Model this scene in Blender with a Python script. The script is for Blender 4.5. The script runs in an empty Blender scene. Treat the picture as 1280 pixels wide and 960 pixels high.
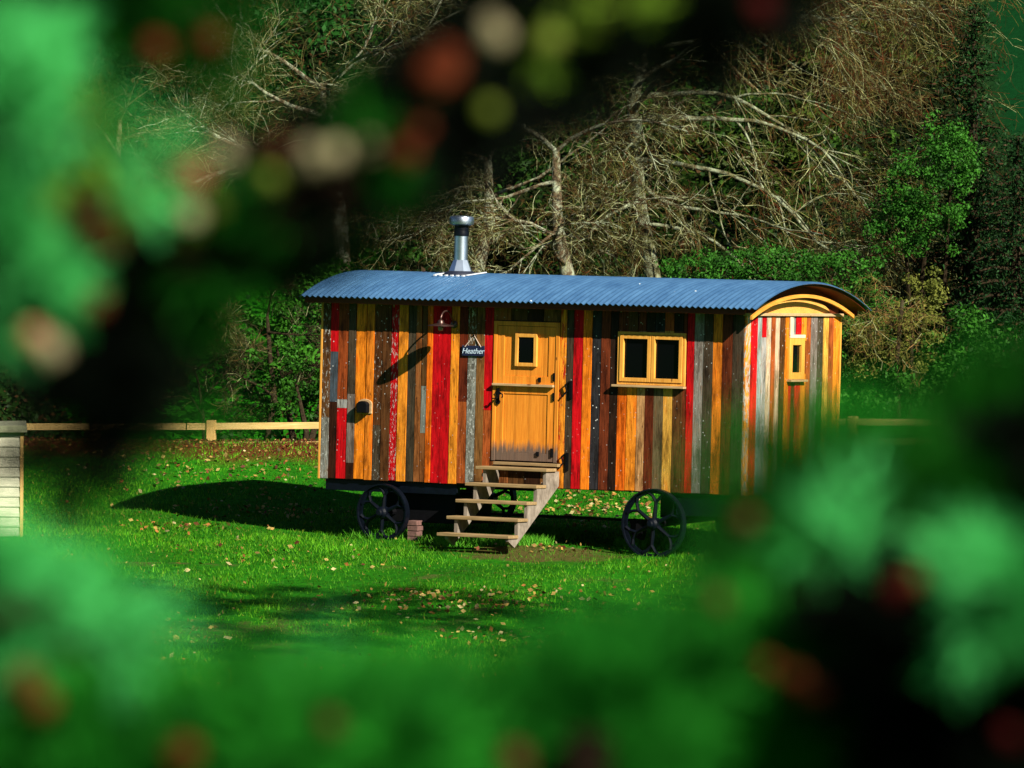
import bpy, math, random
import numpy as np
from mathutils import Vector, Matrix
random.seed(11)
rng = np.random.default_rng(11)
R = math.radians
scene = bpy.context.scene
COL = scene.collection

# ------------------------------------------------------------------ camera
F = 9000.0                      # focal length in pixels of the 1280-wide photograph
CZ = 6.05
PITCH = math.atan(0.045)
ROLL = 0.009
fwd = Vector((0, math.cos(PITCH), -math.sin(PITCH)))
r0 = Vector((1, 0, 0)); u0 = r0.cross(fwd)
right = (r0 * math.cos(ROLL) + u0 * math.sin(ROLL)).normalized()
up = right.cross(fwd).normalized()
CAM = Vector((0, 0, CZ))
camd = bpy.data.cameras.new('camera'); cam = bpy.data.objects.new('camera', camd); COL.objects.link(cam)
m3 = Matrix((right, up, -fwd)).transposed()
cam.matrix_world = Matrix.Translation(CAM) @ m3.to_4x4()
camd.sensor_width = 36.0
camd.lens = F / 1280 * 36.0
camd.clip_start = 0.3; camd.clip_end = 3000
camd.dof.use_dof = True; camd.dof.focus_distance = 91.0; camd.dof.aperture_fstop = 8.6
scene.camera = cam

def world(px, py, dep):
    """point whose place in the photograph is (px, py), dep metres away"""
    return CAM + fwd * dep + right * ((px - 640) / F * dep) - up * ((py - 480) / F * dep)

# ------------------------------------------------------------------ light
TH = R(30)
D_ = Vector((math.cos(TH), -math.sin(TH), 0)); N_ = Vector((-math.sin(TH), -math.cos(TH), 0))
SUN = (0.765 * D_ + 0.335 * N_ + Vector((0, 0, 0.555))).normalized()
wd = bpy.data.worlds.new('World'); scene.world = wd; wd.use_nodes = True
nt = wd.node_tree; bg = nt.nodes['Background']
sky = nt.nodes.new('ShaderNodeTexSky'); sky.sky_type = 'NISHITA'; sky.sun_disc = False
sky.air_density = 0.45; sky.dust_density = 0.1
sky.sun_elevation = math.asin(SUN.z); sky.sun_rotation = math.atan2(SUN.x, SUN.y)
nt.links.new(sky.outputs[0], bg.inputs[0]); bg.inputs[1].default_value = 0.05
sl = bpy.data.lights.new('sun', 'SUN'); so = bpy.data.objects.new('sun', sl); COL.objects.link(so)
sl.energy = 5.0; sl.angle = R(0.5); sl.color = (1.0, 0.93, 0.80)
so.rotation_euler = SUN.to_track_quat('Z', 'Y').to_euler(); so.location = (20, -20, 60)
scene.view_settings.view_transform = 'Standard'; scene.view_settings.look = 'None'
scene.view_settings.exposure = 0.9; scene.view_settings.gamma = 1
scene.render.engine = 'CYCLES'
scene.cycles.use_denoising = True
scene.cycles.max_bounces = 6; scene.cycles.diffuse_bounces = 2; scene.cycles.glossy_bounces = 3
scene.cycles.transparent_max_bounces = 6

# ------------------------------------------------------------------ mesh helpers
class MB:
    def __init__(s): s.v = []; s.f = []; s.c = []; s.p = []
    def face(s, f, col=(1, 1, 1), par=(0, 0, 0)): s.f.append(f); s.c.append(col); s.p.append(par)
    def box(s, a, b, col=(1, 1, 1), par=(0, 0, 0), tx=0.0):
        (x0, y0, z0), (x1, y1, z1) = a, b
        i = len(s.v)
        s.v += [(x0, y0, z0), (x1, y0, z0), (x1, y1, z0), (x0, y1, z0), (x0 + tx, y0, z1), (x1 + tx, y0, z1), (x1 + tx, y1, z1), (x0 + tx, y1, z1)]
        for f in ((0, 3, 2, 1), (4, 5, 6, 7), (0, 1, 5, 4), (1, 2, 6, 5), (2, 3, 7, 6), (3, 0, 4, 7)):
            s.face(tuple(i + k for k in f), col, par)
        return s
    def prism(s, pts, h, col=(1, 1, 1), par=(0, 0, 0)):
        """pts: closed loop of Vectors; h: extrusion Vector"""
        i = len(s.v); n = len(pts)
        s.v += [tuple(p) for p in pts] + [tuple(Vector(p) + h) for p in pts]
        s.face(tuple(range(i + n - 1, i - 1, -1)), col, par); s.face(tuple(range(i + n, i + 2 * n)), col, par)
        for k in range(n):
            s.face((i + k, i + (k + 1) % n, i + n + (k + 1) % n, i + n + k), col, par)
        return s
    def tube(s, pts, rad, n=6, col=(1, 1, 1), par=(0, 0, 0), cap=True):
        pts = [Vector(p) for p in pts]
        if not hasattr(rad, '__len__'): rad = [rad] * len(pts)
        i0 = len(s.v); prev = None
        for k, p in enumerate(pts):
            t = (pts[min(k + 1, len(pts) - 1)] - pts[max(k - 1, 0)])
            if t.length < 1e-9: t = Vector((0, 0, 1))
            t.normalize()
            if prev is None:
                a = t.cross(Vector((0, 0, 1)))
                if a.length < 0.1: a = t.cross(Vector((1, 0, 0)))
            else:
                a = prev - t * prev.dot(t)
                if a.length < 1e-5: a = t.cross(Vector((0, 0, 1)))
            a.normalize(); prev = a; b = t.cross(a)
            for j in range(n):
                an = 2 * math.pi * j / n
                q = p + (a * math.cos(an) + b * math.sin(an)) * rad[k]
                s.v.append((q.x, q.y, q.z))
        for k in range(len(pts) - 1):
            for j in range(n):
                s.face((i0 + k * n + j, i0 + k * n + (j + 1) % n, i0 + (k + 1) * n + (j + 1) % n, i0 + (k + 1) * n + j), col, par)
        if cap:
            s.face(tuple(i0 + j for j in range(n - 1, -1, -1)), col, par)
            e = i0 + (len(pts) - 1) * n
            s.face(tuple(e + j for j in range(n)), col, par)
        return s
    def lathe(s, prof, origin, n=24, axis=(0, 0, 1), col=(1, 1, 1)):
        ax = Vector(axis).normalized(); a = ax.orthogonal().normalized(); b = ax.cross(a)
        i0 = len(s.v); o = Vector(origin)
        for (r, z) in prof:
            for j in range(n):
                an = 2 * math.pi * j / n
                q = o + ax * z + (a * math.cos(an) + b * math.sin(an)) * r
                s.v.append((q.x, q.y, q.z))
        for k in range(len(prof) - 1):
            for j in range(n):
                s.face((i0 + k * n + j, i0 + k * n + (j + 1) % n, i0 + (k + 1) * n + (j + 1) % n, i0 + (k + 1) * n + j), col)
        s.face(tuple(i0 + j for j in range(n - 1, -1, -1)), col)
        e = i0 + (len(prof) - 1) * n
        s.face(tuple(e + j for j in range(n)), col)
        return s
    def build(s, name, mat, parent=None, smooth=False, bevel=0.0):
        me = bpy.data.meshes.new(name); me.from_pydata(s.v, [], s.f)
        ca = me.attributes.new('Col', 'FLOAT_COLOR', 'CORNER'); pa = me.attributes.new('Par', 'FLOAT_COLOR', 'CORNER')
        cs = []; ps = []
        for f, c, p in zip(s.f, s.c, s.p):
            cs += [c[0], c[1], c[2], 1.0] * len(f); ps += [p[0], p[1], p[2], 1.0] * len(f)
        ca.data.foreach_set('color', cs); pa.data.foreach_set('color', ps)
        me.update()
        return link(name, me, mat, parent, smooth, bevel)

def link(name, me, mat, parent=None, smooth=False, bevel=0.0):
    o = bpy.data.objects.new(name, me); COL.objects.link(o)
    if mat: me.materials.append(mat)
    if smooth: me.polygons.foreach_set('use_smooth', [True] * len(me.polygons))
    if bevel:
        b = o.modifiers.new('bevel', 'BEVEL'); b.width = bevel; b.segments = 2; b.limit_method = 'ANGLE'
    if parent: o.parent = parent
    return o

def np_mesh(name, V, nper, mat, parent=None, cols=None, smooth=False):
    """V: (n, nper, 3) separate polygons; cols: (n,3)"""
    n = V.shape[0]
    me = bpy.data.meshes.new(name)
    me.vertices.add(n * nper); me.loops.add(n * nper); me.polygons.add(n)
    me.vertices.foreach_set('co', V.reshape(-1).astype(np.float32))
    me.loops.foreach_set('vertex_index', np.arange(n * nper, dtype=np.int32))
    me.polygons.foreach_set('loop_start', np.arange(0, n * nper, nper, dtype=np.int32))
    me.polygons.foreach_set('loop_total', np.full(n, nper, dtype=np.int32))
    me.update(calc_edges=True)
    if cols is not None:
        a = me.attributes.new('Col', 'FLOAT_COLOR', 'CORNER')
        c = np.ones((n, nper, 4), dtype=np.float32); c[:, :, :3] = cols[:, None, :]
        a.data.foreach_set('color', c.reshape(-1))
    return link(name, me, mat, parent, smooth)

def empty(name, loc=(0, 0, 0), label=None, cat=None, group=None, mat=None):
    o = bpy.data.objects.new(name, None); COL.objects.link(o); o.empty_display_size = 0.3
    if mat is not None: o.matrix_world = mat
    else: o.location = loc
    tag(o, label, cat, group)
    return o
def tag(o, label=None, cat=None, group=None, kind=None):
    if label: o['label'] = label
    if cat: o['category'] = cat
    if group: o['group'] = group
    if kind: o['kind'] = kind
    return o

# ------------------------------------------------------------------ materials
def base_mat(name, rough=0.6, metal=0.0, spec=0.5):
    m = bpy.data.materials.new(name); m.use_nodes = True
    b = m.node_tree.nodes['Principled BSDF']
    b.inputs['Roughness'].default_value = rough; b.inputs['Metallic'].default_value = metal
    b.inputs['Specular IOR Level'].default_value = spec
    return m, m.node_tree, b
def N(nt, typ, **kw):
    n = nt.nodes.new(typ)
    for k, v in kw.items():
        if k in n.inputs.keys(): n.inputs[k].default_value = v
        else: setattr(n, k, v)
    return n
def coords(nt, scale=(1, 1, 1), kind='Object'):
    tc = nt.nodes.new('ShaderNodeTexCoord'); mp = nt.nodes.new('ShaderNodeMapping')
    mp.inputs['Scale'].default_value = scale
    nt.links.new(tc.outputs[kind], mp.inputs[0]); return mp.outputs[0]
def noise(nt, vec, scale, detail=4, rough=0.6):
    n = N(nt, 'ShaderNodeTexNoise'); n.inputs['Scale'].default_value = scale
    n.inputs['Detail'].default_value = detail; n.inputs['Roughness'].default_value = rough
    nt.links.new(vec, n.inputs['Vector']); return n.outputs['Fac']
def ramp(nt, fac, stops):
    r = nt.nodes.new('ShaderNodeValToRGB'); cr = r.color_ramp
    while len(cr.elements) < len(stops): cr.elements.new(0.5)
    for e, (p, c) in zip(cr.elements, stops):
        e.position = p; e.color = (*c, 1) if hasattr(c, '__len__') else (c, c, c, 1)
    nt.links.new(fac, r.inputs[0]); return r.outputs[0]
def mix(nt, fac, a, b, mode='MIX'):
    m = nt.nodes.new('ShaderNodeMix'); m.data_type = 'RGBA'; m.blend_type = mode
    for sock, v in ((m.inputs[0], fac), (m.inputs[6], a), (m.inputs[7], b)):
        if isinstance(v, (int, float)): sock.default_value = v
        elif isinstance(v, tuple): sock.default_value = (*v, 1)
        else: nt.links.new(v, sock)
    return m.outputs[2]
def math_(nt, op, a, b=0.0):
    m = nt.nodes.new('ShaderNodeMath'); m.operation = op
    for sock, v in ((m.inputs[0], a), (m.inputs[1], b)):
        if isinstance(v, (int, float)): sock.default_value = v
        else: nt.links.new(v, sock)
    return m.outputs[0]
def bump(nt, b, h, strength=0.4, dist=0.01):
    n = nt.nodes.new('ShaderNodeBump'); n.inputs['Strength'].default_value = strength; n.inputs['Distance'].default_value = dist
    nt.links.new(h, n.inputs['Height']); nt.links.new(n.outputs[0], b.inputs['Normal'])
def attr(nt, name):
    a = nt.nodes.new('ShaderNodeAttribute'); a.attribute_name = name; return a.outputs['Color']

def mat_simple(name, col, rough=0.6, metal=0.0, var=0.25, scale=8, bmp=0.0, spec=0.5, stretch=(1, 1, 1)):
    m, t, b = base_mat(name, rough, metal, spec)
    v = coords(t, stretch); f = noise(t, v, scale, 5)
    lo = tuple(c * (1 - var) for c in col); hi = tuple(min(1, c * (1 + var)) for c in col)
    t.links.new(ramp(t, f, [(0.3, lo), (0.7, hi)]), b.inputs['Base Color'])
    if bmp: bump(t, b, f, bmp, 0.01)
    return m

def mat_planks():
    m, t, b = base_mat('reclaimed_planks', 0.6, 0, 0.12)
    col = attr(t, 'Col'); par = attr(t, 'Par')
    sp = t.nodes.new('ShaderNodeSeparateColor'); t.links.new(par, sp.inputs[0])
    v = coords(t, (1, 1, 0.05)); v2 = coords(t, (1, 1, 0.3)); v3 = coords(t, (1, 1, 1))
    grain = noise(t, v, 70, 6, 0.75)
    c = mix(t, 1.0, col, ramp(t, grain, [(0.34, 0.28), (0.46, 0.82), (0.56, 1.10), (0.66, 1.35)]), 'MULTIPLY')
    blot = noise(t, coords(t, (1, 1, 0.22)), 11, 6, 0.7)
    c = mix(t, 0.75, c, ramp(t, blot, [(0.36, (0.16, 0.10, 0.07)), (0.47, (0.75, 0.66, 0.58)), (0.55, (1.08, 1.08, 1.08)), (0.66, (1.1, 0.66, 0.42))]), 'MULTIPLY')
    # knots
    vor = N(t, 'ShaderNodeTexVoronoi'); vor.inputs['Scale'].default_value = 7.5
    vk = coords(t, (1.3, 1.3, 0.6)); t.links.new(vk, vor.inputs['Vector'])
    kn = ramp(t, vor.outputs['Distance'], [(0.05, 1.0), (0.11, 0.0)])
    c = mix(t, math_(t, 'MULTIPLY', kn, 0.75), c, (0.05, 0.015, 0.006))
    # peeling paint: second colour shows through where Par.r is high
    pl = noise(t, v2, 38, 6, 0.75)
    thr = math_(t, 'SUBTRACT', 0.78, math_(t, 'MULTIPLY', sp.outputs[0], 0.38))
    mask = math_(t, 'MULTIPLY', math_(t, 'SUBTRACT', pl, thr), 14.0)
    cl = t.nodes.new('ShaderNodeClamp'); t.links.new(mask, cl.inputs[0])
    c = mix(t, cl.outputs[0], c, (0.46, 0.47, 0.43))
    # red paint remnants where Par.g is high
    rd = noise(t, coords(t, (1, 1, 0.16)), 26, 5, 0.7)
    thr = math_(t, 'SUBTRACT', 0.80, math_(t, 'MULTIPLY', sp.outputs[1], 0.34))
    cl2 = t.nodes.new('ShaderNodeClamp'); t.links.new(math_(t, 'MULTIPLY', math_(t, 'SUBTRACT', rd, thr), 12.0), cl2.inputs[0])
    c = mix(t, cl2.outputs[0], c, (0.42, 0.012, 0.010))
    # small pale nail and paint spots
    vs = N(t, 'ShaderNodeTexVoronoi'); vs.inputs['Scale'].default_value = 13
    t.links.new(v3, vs.inputs['Vector'])
    s1 = ramp(t, vs.outputs['Distance'], [(0.085, 1.0), (0.12, 0.0)])
    c = mix(t, math_(t, 'MULTIPLY', s1, sp.outputs[2]), c, (0.72, 0.74, 0.72))
    t.links.new(c, b.inputs['Base Color'])
    bump(t, b, math_(t, 'ADD', grain, math_(t, 'MULTIPLY', cl.outputs[0], 0.6)), 0.55, 0.004)
    return m
def mat_wood(name, c0, c1, grainscale=60, stretch=(1, 1, 0.05), rough=0.55, knots=True):
    m, t, b = base_mat(name, rough, 0, 0.15)
    g = noise(t, coords(t, stretch), grainscale, 6, 0.65)
    c = ramp(t, g, [(0.3, c0), (0.7, c1)])
    bl = noise(t, coords(t), 3.5, 3)
    c = mix(t, 0.5, c, ramp(t, bl, [(0.3, 0.6), (0.7, 1.1)]), 'MULTIPLY')
    if knots:
        vor = N(t, 'ShaderNodeTexVoronoi'); vor.inputs['Scale'].default_value = 5
        t.links.new(coords(t, tuple(0.5 if s < 1 else 1.4 for s in stretch)), vor.inputs['Vector'])
        c = mix(t, math_(t, 'MULTIPLY', ramp(t, vor.outputs['Distance'], [(0.05, 1.0), (0.1, 0.0)]), 0.8), c, (0.10, 0.03, 0.01))
    t.links.new(c, b.inputs['Base Color']); bump(t, b, g, 0.4, 0.003)
    return m
def mat_door():
    m, t, b = base_mat('door_pine', 0.5, 0, 0.2)
    g = noise(t, coords(t, (1, 1, 0.05)), 55, 6, 0.65)
    c = ramp(t, g, [(0.28, (0.60, 0.165, 0.012)), (0.72, (0.92, 0.34, 0.035))])
    # board joints
    w = N(t, 'ShaderNodeTexWave'); w.inputs['Scale'].default_value = 1.55; w.bands_direction = 'X'; w.inputs['Distortion'].default_value = 0.15
    t.links.new(coords(t), w.inputs['Vector'])
    c = mix(t, 0.55, c, ramp(t, w.outputs['Fac'], [(0.0, 0.65), (0.12, 1.0), (1, 1.08)]), 'MULTIPLY')
    vor = N(t, 'ShaderNodeTexVoronoi'); vor.inputs['Scale'].default_value = 4
    t.links.new(coords(t, (1.3, 1, 0.6)), vor.inputs['Vector'])
    c = mix(t, math_(t, 'MULTIPLY', ramp(t, vor.outputs['Distance'], [(0.03, 1.0), (0.07, 0.0)]), 0.85), c, (0.12, 0.03, 0.01))
    # rain-splashed grey bottom and worn edge below the latch (stains of the timber itself)
    tc = t.nodes.new('ShaderNodeTexCoord'); sx = t.nodes.new('ShaderNodeSeparateXYZ'); t.links.new(tc.outputs['Object'], sx.inputs[0])
    nn = noise(t, coords(t, (1, 1, 0.12)), 22, 5, 0.7)
    lim = math_(t, 'ADD', 0.40, math_(t, 'MULTIPLY', nn, 0.33))
    mk = t.nodes.new('ShaderNodeClamp')
    t.links.new(math_(t, 'MULTIPLY', math_(t, 'SUBTRACT', lim, sx.outputs[2]), 9.0), mk.inputs[0])
    c = mix(t, math_(t, 'MULTIPLY', mk.outputs[0], 0.93), c, mix(t, g, (0.045, 0.036, 0.03), (0.17, 0.14, 0.12)))
    t.links.new(c, b.inputs['Base Color']); bump(t, b, g, 0.3, 0.003)
    return m
def mat_roof():
    m, t, b = base_mat('painted_corrugated_steel', 0.42, 0.25, 0.5)
    f = noise(t, coords(t, (1, 0.3, 1)), 5, 6, 0.7)
    c = ramp(t, f, [(0.3, (0.036, 0.105, 0.23)), (0.7, (0.07, 0.18, 0.34))])
    vs = N(t, 'ShaderNodeTexVoronoi'); vs.inputs['Scale'].default_value = 2.2
    t.links.new(coords(t), vs.inputs['Vector'])
    c = mix(t, ramp(t, vs.outputs['Distance'], [(0.03, 1.0), (0.045, 0.0)]), c, (0.6, 0.7, 0.75))
    t.links.new(c, b.inputs['Base Color'])
    t.links.new(ramp(t, f, [(0.3, 0.35), (0.7, 0.55)]), b.inputs['Roughness'])
    return m
def mat_col(name, rough=0.6, spec=0.3, scale=60, amt=0.3, trans=0.0):
    m, t, b = base_mat(name, rough, 0, spec)
    f = noise(t, coords(t), scale, 3)
    c = mix(t, 1.0, attr(t, 'Col'), ramp(t, f, [(0.3, 1 - amt), (0.7, 1 + amt)]), 'MULTIPLY')
    t.links.new(c, b.inputs['Base Color'])
    if trans:
        tr = t.nodes.new('ShaderNodeBsdfTranslucent'); ms = t.nodes.new('ShaderNodeMixShader'); ms.inputs[0].default_value = trans
        t.links.new(c, tr.inputs[0]); t.links.new(b.outputs[0], ms.inputs[1]); t.links.new(tr.outputs[0], ms.inputs[2])
        t.links.new(ms.outputs[0], t.nodes['Material Output'].inputs['Surface'])
    return m
def mat_bark(name, dark, light, lich, lo=0.45, hi=0.62, scale=5):
    m, t, b = base_mat(name, 0.9, 0, 0.02)
    f = noise(t, coords(t), 30, 4); g = noise(t, coords(t), scale, 5, 0.7)
    c = ramp(t, f, [(0.3, dark), (0.7, light)])
    c = mix(t, ramp(t, g, [(lo, 0.0), (hi, 1.0)]), c, lich)
    t.links.new(c, b.inputs['Base Color']); bump(t, b, f, 0.6, 0.02)
    return m
def mat_ground():
    m, t, b = base_mat('ground_turf', 0.95, 0, 0.05)
    v = coords(t)
    f = noise(t, v, 9, 6, 0.7); g = noise(t, v, 0.5, 4, 0.6); h = noise(t, v, 40, 4, 0.7)
    c = ramp(t, f, [(0.3, (0.008, 0.07, 0.002)), (0.6, (0.018, 0.17, 0.004)), (0.8, (0.05, 0.24, 0.010))])
    c = mix(t, 0.6, c, ramp(t, g, [(0.35, 0.5), (0.65, 1.25)]), 'MULTIPLY')
    # leaf litter along the bank before the fence, trodden soil by the steps
    tc = t.nodes.new('ShaderNodeTexCoord'); sx = t.nodes.new('ShaderNodeSeparateXYZ'); t.links.new(tc.outputs['Object'], sx.inputs[0])
    yy = math_(t, 'ADD', sx.outputs[1], math_(t, 'MULTIPLY', noise(t, v, 0.7, 4), 3.4))
    band = ramp(t, math_(t, 'DIVIDE', math_(t, 'SUBTRACT', yy, 99.6), 7.0), [(0.0, 0.0), (0.12, 1.0), (0.8, 1.0), (1.0, 0.0)])
    lit = ramp(t, h, [(0.3, (0.035, 0.010, 0.004)), (0.55, (0.12, 0.03, 0.010)), (0.75, (0.25, 0.09, 0.03))])
    c = mix(t, band, c, lit)
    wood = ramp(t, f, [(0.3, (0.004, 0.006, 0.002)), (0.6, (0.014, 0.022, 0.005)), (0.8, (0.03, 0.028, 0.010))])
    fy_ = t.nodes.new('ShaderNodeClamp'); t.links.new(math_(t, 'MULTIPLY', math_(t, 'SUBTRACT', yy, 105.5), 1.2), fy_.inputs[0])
    ny_ = t.nodes.new('ShaderNodeClamp'); t.links.new(math_(t, 'MULTIPLY', math_(t, 'SUBTRACT', -30.0, sx.outputs[1]), 0.1), ny_.inputs[0])  # dark ground on the added, unseen rise behind the camera
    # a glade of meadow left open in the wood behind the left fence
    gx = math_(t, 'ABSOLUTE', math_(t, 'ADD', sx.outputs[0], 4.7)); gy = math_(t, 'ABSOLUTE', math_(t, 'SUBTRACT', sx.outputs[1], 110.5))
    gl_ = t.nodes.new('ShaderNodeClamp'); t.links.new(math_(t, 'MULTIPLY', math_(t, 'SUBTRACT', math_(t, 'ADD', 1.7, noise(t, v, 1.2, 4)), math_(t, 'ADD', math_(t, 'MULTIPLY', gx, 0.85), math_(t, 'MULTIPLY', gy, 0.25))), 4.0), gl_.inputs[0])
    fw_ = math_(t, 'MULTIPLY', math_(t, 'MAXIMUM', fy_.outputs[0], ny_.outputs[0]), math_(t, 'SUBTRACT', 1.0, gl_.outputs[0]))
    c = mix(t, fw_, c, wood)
    # open pasture high on the hill at the right
    px_ = t.nodes.new('ShaderNodeClamp'); t.links.new(math_(t, 'MULTIPLY', math_(t, 'SUBTRACT', sx.outputs[0], 7.6), 1.5), px_.inputs[0])
    py_ = t.nodes.new('ShaderNodeClamp'); t.links.new(math_(t, 'MULTIPLY', math_(t, 'SUBTRACT', sx.outputs[1], 118.0), 0.6), py_.inputs[0])
    c = mix(t, math_(t, 'MULTIPLY', px_.outputs[0], py_.outputs[0]), c, ramp(t, f, [(0.3, (0.001, 0.020, 0.004)), (0.7, (0.002, 0.034, 0.007))]))
    vm = t.nodes.new('ShaderNodeVectorMath'); vm.operation = 'DISTANCE'; vm.inputs[1].default_value = (0.35, 88.8, 0)
    mp = t.nodes.new('ShaderNodeMapping'); mp.inputs['Scale'].default_value = (1, 1, 0); t.links.new(tc.outputs['Object'], mp.inputs[0])
    t.links.new(mp.outputs[0], vm.inputs[0])
    dd = math_(t, 'ADD', vm.outputs['Value'], math_(t, 'MULTIPLY', noise(t, v, 2.5, 4), 1.6))
    c = mix(t, ramp(t, dd, [(0.0, 0.0), (0.001, 0.0)]), c, c)
    worn = ramp(t, noise(t, coords(t, (1, 0.6, 1)), 0.55, 5, 0.7), [(0.56, 0.0), (0.64, 0.8)])
    c = mix(t, math_(t, 'MULTIPLY', worn, math_(t, 'LESS_THAN', sx.outputs[1], 87.0)), c, ramp(t, h, [(0.3, (0.03, 0.03, 0.008)), (0.7, (0.14, 0.12, 0.04))]))
    soil = ramp(t, math_(t, 'DIVIDE', dd, 4.0), [(0.38, 0.75), (0.5, 0.0)])
    c = mix(t, soil, c, ramp(t, h, [(0.3, (0.05, 0.022, 0.01)), (0.7, (0.16, 0.09, 0.04))]))
    t.links.new(c, b.inputs['Base Color']); bump(t, b, f, 0.7, 0.05)
    return m
def mat_glass():
    m, t, b = base_mat('dark_glass', 0.04, 0, 0.5)
    b.inputs['Base Color'].default_value = (0.002, 0.002, 0.003, 1); b.inputs['Specular IOR Level'].default_value = 0.2
    return m

M_planks = mat_planks(); M_roof = mat_roof(); M_door = mat_door(); M_glass = mat_glass()
M_frame = mat_wood('honey_pine_trim', (0.66, 0.26, 0.03), (0.90, 0.46, 0.09))
M_frameH = mat_wood('sunlit_gable_pine', (0.62, 0.27, 0.045), (0.85, 0.47, 0.12), stretch=(0.05, 1, 1))
M_barge = mat_wood('orange_pine', (0.62, 0.24, 0.03), (0.85, 0.40, 0.07), stretch=(1, 0.05, 1))
M_fascia = mat_wood('fascia_stain_gable_shade', (0.09, 0.016, 0.006), (0.16, 0.035, 0.010), stretch=(0.05, 1, 1))  # stain for fascia and soffit; on the gable it stands for shade
M_sill = mat_wood('weathered_pine', (0.42, 0.26, 0.12), (0.62, 0.42, 0.22), stretch=(0.05, 1, 1))
M_tread = mat_wood('weathered_tread', (0.20, 0.13, 0.055), (0.42, 0.29, 0.14), stretch=(0.05, 1, 1), rough=0.8)
M_string = mat_wood('weathered_stringer', (0.13, 0.105, 0.08), (0.34, 0.29, 0.23), stretch=(1, 0.2, 0.12), rough=0.85)
M_iron = mat_simple('black_iron', (0.003, 0.003, 0.004), 0.6, 0.0, 0.3, 12, 0.2, 0.12)
M_bluei = mat_simple('blue_black_iron', (0.0015, 0.003, 0.007), 0.45, 0.0, 0.4, 14, 0.2, 0.2)
M_steel = mat_simple('stainless_steel', (0.62, 0.72, 0.82), 0.38, 1.0, 0.15, 5)
M_rubber = mat_simple('rubber_collar', (0.01, 0.014, 0.03), 0.6, 0, 0.2, 12)
M_copper = mat_simple('aged_copper', (0.10, 0.055, 0.045), 0.35, 0.7, 0.3, 20)
M_slate = mat_simple('slate_blue', (0.008, 0.012, 0.045), 0.5, 0, 0.3, 30)
M_chalk = mat_simple('white_lettering', (0.55, 0.70, 0.85), 0.7, 0, 0.1, 40)
M_cord = mat_simple('pale_cord', (0.5, 0.4, 0.33), 0.8, 0, 0.2, 40)
M_brick = mat_simple('pink_brick', (0.16, 0.08, 0.065), 0.85, 0, 0.35, 20, 0.4)
M_fence = mat_wood('fence_larch', (0.55, 0.36, 0.11), (0.80, 0.60, 0.24), stretch=(0.06, 1, 1), rough=0.75)
M_postm = mat_wood('fence_post_larch', (0.50, 0.30, 0.09), (0.75, 0.50, 0.18), rough=0.75)
M_clap = mat_wood('pale_clapboard', (0.42, 0.42, 0.30), (0.72, 0.70, 0.52), stretch=(0.06, 1, 1), rough=0.7)
M_felt = mat_simple('lichened_roofing', (0.16, 0.17, 0.10), 0.9, 0, 0.4, 14, 0.4)
M_leaf = mat_col('leaf_foliage', 0.55, 0.1, 20, 0.35, 0.25)
M_needle = mat_col('pine_needles', 0.6, 0.06, 30, 0.2, 0.15)
M_grass = mat_col('grass_blades', 0.6, 0.12, 3, 0.45, 0.25)
M_litter = mat_col('dry_leaves', 0.7, 0.2, 30, 0.3)
M_barkA = mat_bark('lichen_bark', (0.055, 0.04, 0.025), (0.15, 0.11, 0.06), (0.34, 0.38, 0.26), 0.46, 0.60)
M_barkB = mat_bark('olive_bark', (0.06, 0.045, 0.02), (0.20, 0.16, 0.07), (0.38, 0.37, 0.20), 0.48, 0.66)
M_barkL = mat_bark('mossy_grey_bark', (0.05, 0.045, 0.02), (0.15, 0.14, 0.07), (0.27, 0.31, 0.20), 0.44, 0.58)
M_barkD = mat_bark('dark_bark', (0.012, 0.010, 0.006), (0.05, 0.035, 0.02), (0.10, 0.10, 0.05), 0.6, 0.8)
M_twigA = mat_col('twigs', 0.85, 0.1, 6, 0.5)
M_barkP = mat_bark('shaded_pine_bark', (0.003, 0.002, 0.001), (0.008, 0.005, 0.003), (0.008, 0.012, 0.003), 0.5, 0.7)  # near-black: the limb's shade is put into the bark colour
M_cone = mat_col('cone_scales', 0.8, 0.03, 60, 0.35)
M_ground = mat_ground()

# ------------------------------------------------------------------ terrain
_yk = np.array([-500, -120, -60, 0, 10, 30, 45, 60, 72, 82, 89, 91, 95.2, 97.5, 100, 101, 103, 107, 112, 120, 140, 180, 300, 600, 1200.])
_zk = np.array([190, 12, 4.8, 4.4, 2.6, -1.6, -2.9, -1.5, -0.78, -0.28, -0.03, 0, 0.04, 0.38, 0.70, 0.52, 0.05, -0.1, 1.0, 4.6, 13, 31, 82, 170, 230.])  # rise behind the camera is added, unseen, to block low sky light
_yd = np.arange(-500, 1200, 0.25); _zd = np.interp(_yd, _yk, _zk)
_k = np.exp(-0.5 * (np.arange(-12, 13) / 3.2) ** 2); _k /= _k.sum()
_zd = np.convolve(np.pad(_zd, 12, mode='edge'), _k, mode='valid')
def gz(x, y):
    x = np.asarray(x, float); y = np.asarray(y, float)
    z = np.interp(y, _yd, _zd)
    cross = -0.008 * np.clip(x, -40, 40)
    und = 0.025 * np.sin(x * 0.9 + y * 0.35) * np.cos(y * 0.55 - x * 0.2) + 0.02 * np.sin(x * 2.3 + 1.3) * np.sin(y * 1.7)
    far = np.clip((y - 110) / 60, 0, 1)
    bank = 0.08 * np.exp(-((y - 99.6) / 1.9) ** 2) / (1 + np.exp((x + 1.0) * 1.5))
    return z + bank + cross + und * (1 - far) + far * (3.5 * np.sin(x * 0.045 + 0.6) + 1.5 * np.sin(x * 0.11 + y * 0.05))
def gzf(x, y): return float(gz(x, y))
def ground_hit(px, py):
    d = world(px, py, 1.0) - CAM
    t = 60.0
    while t < 400:
        p = CAM + d * t
        if p.z < gzf(p.x, p.y): return p
        t += 0.05
    return CAM + d * 100

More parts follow.
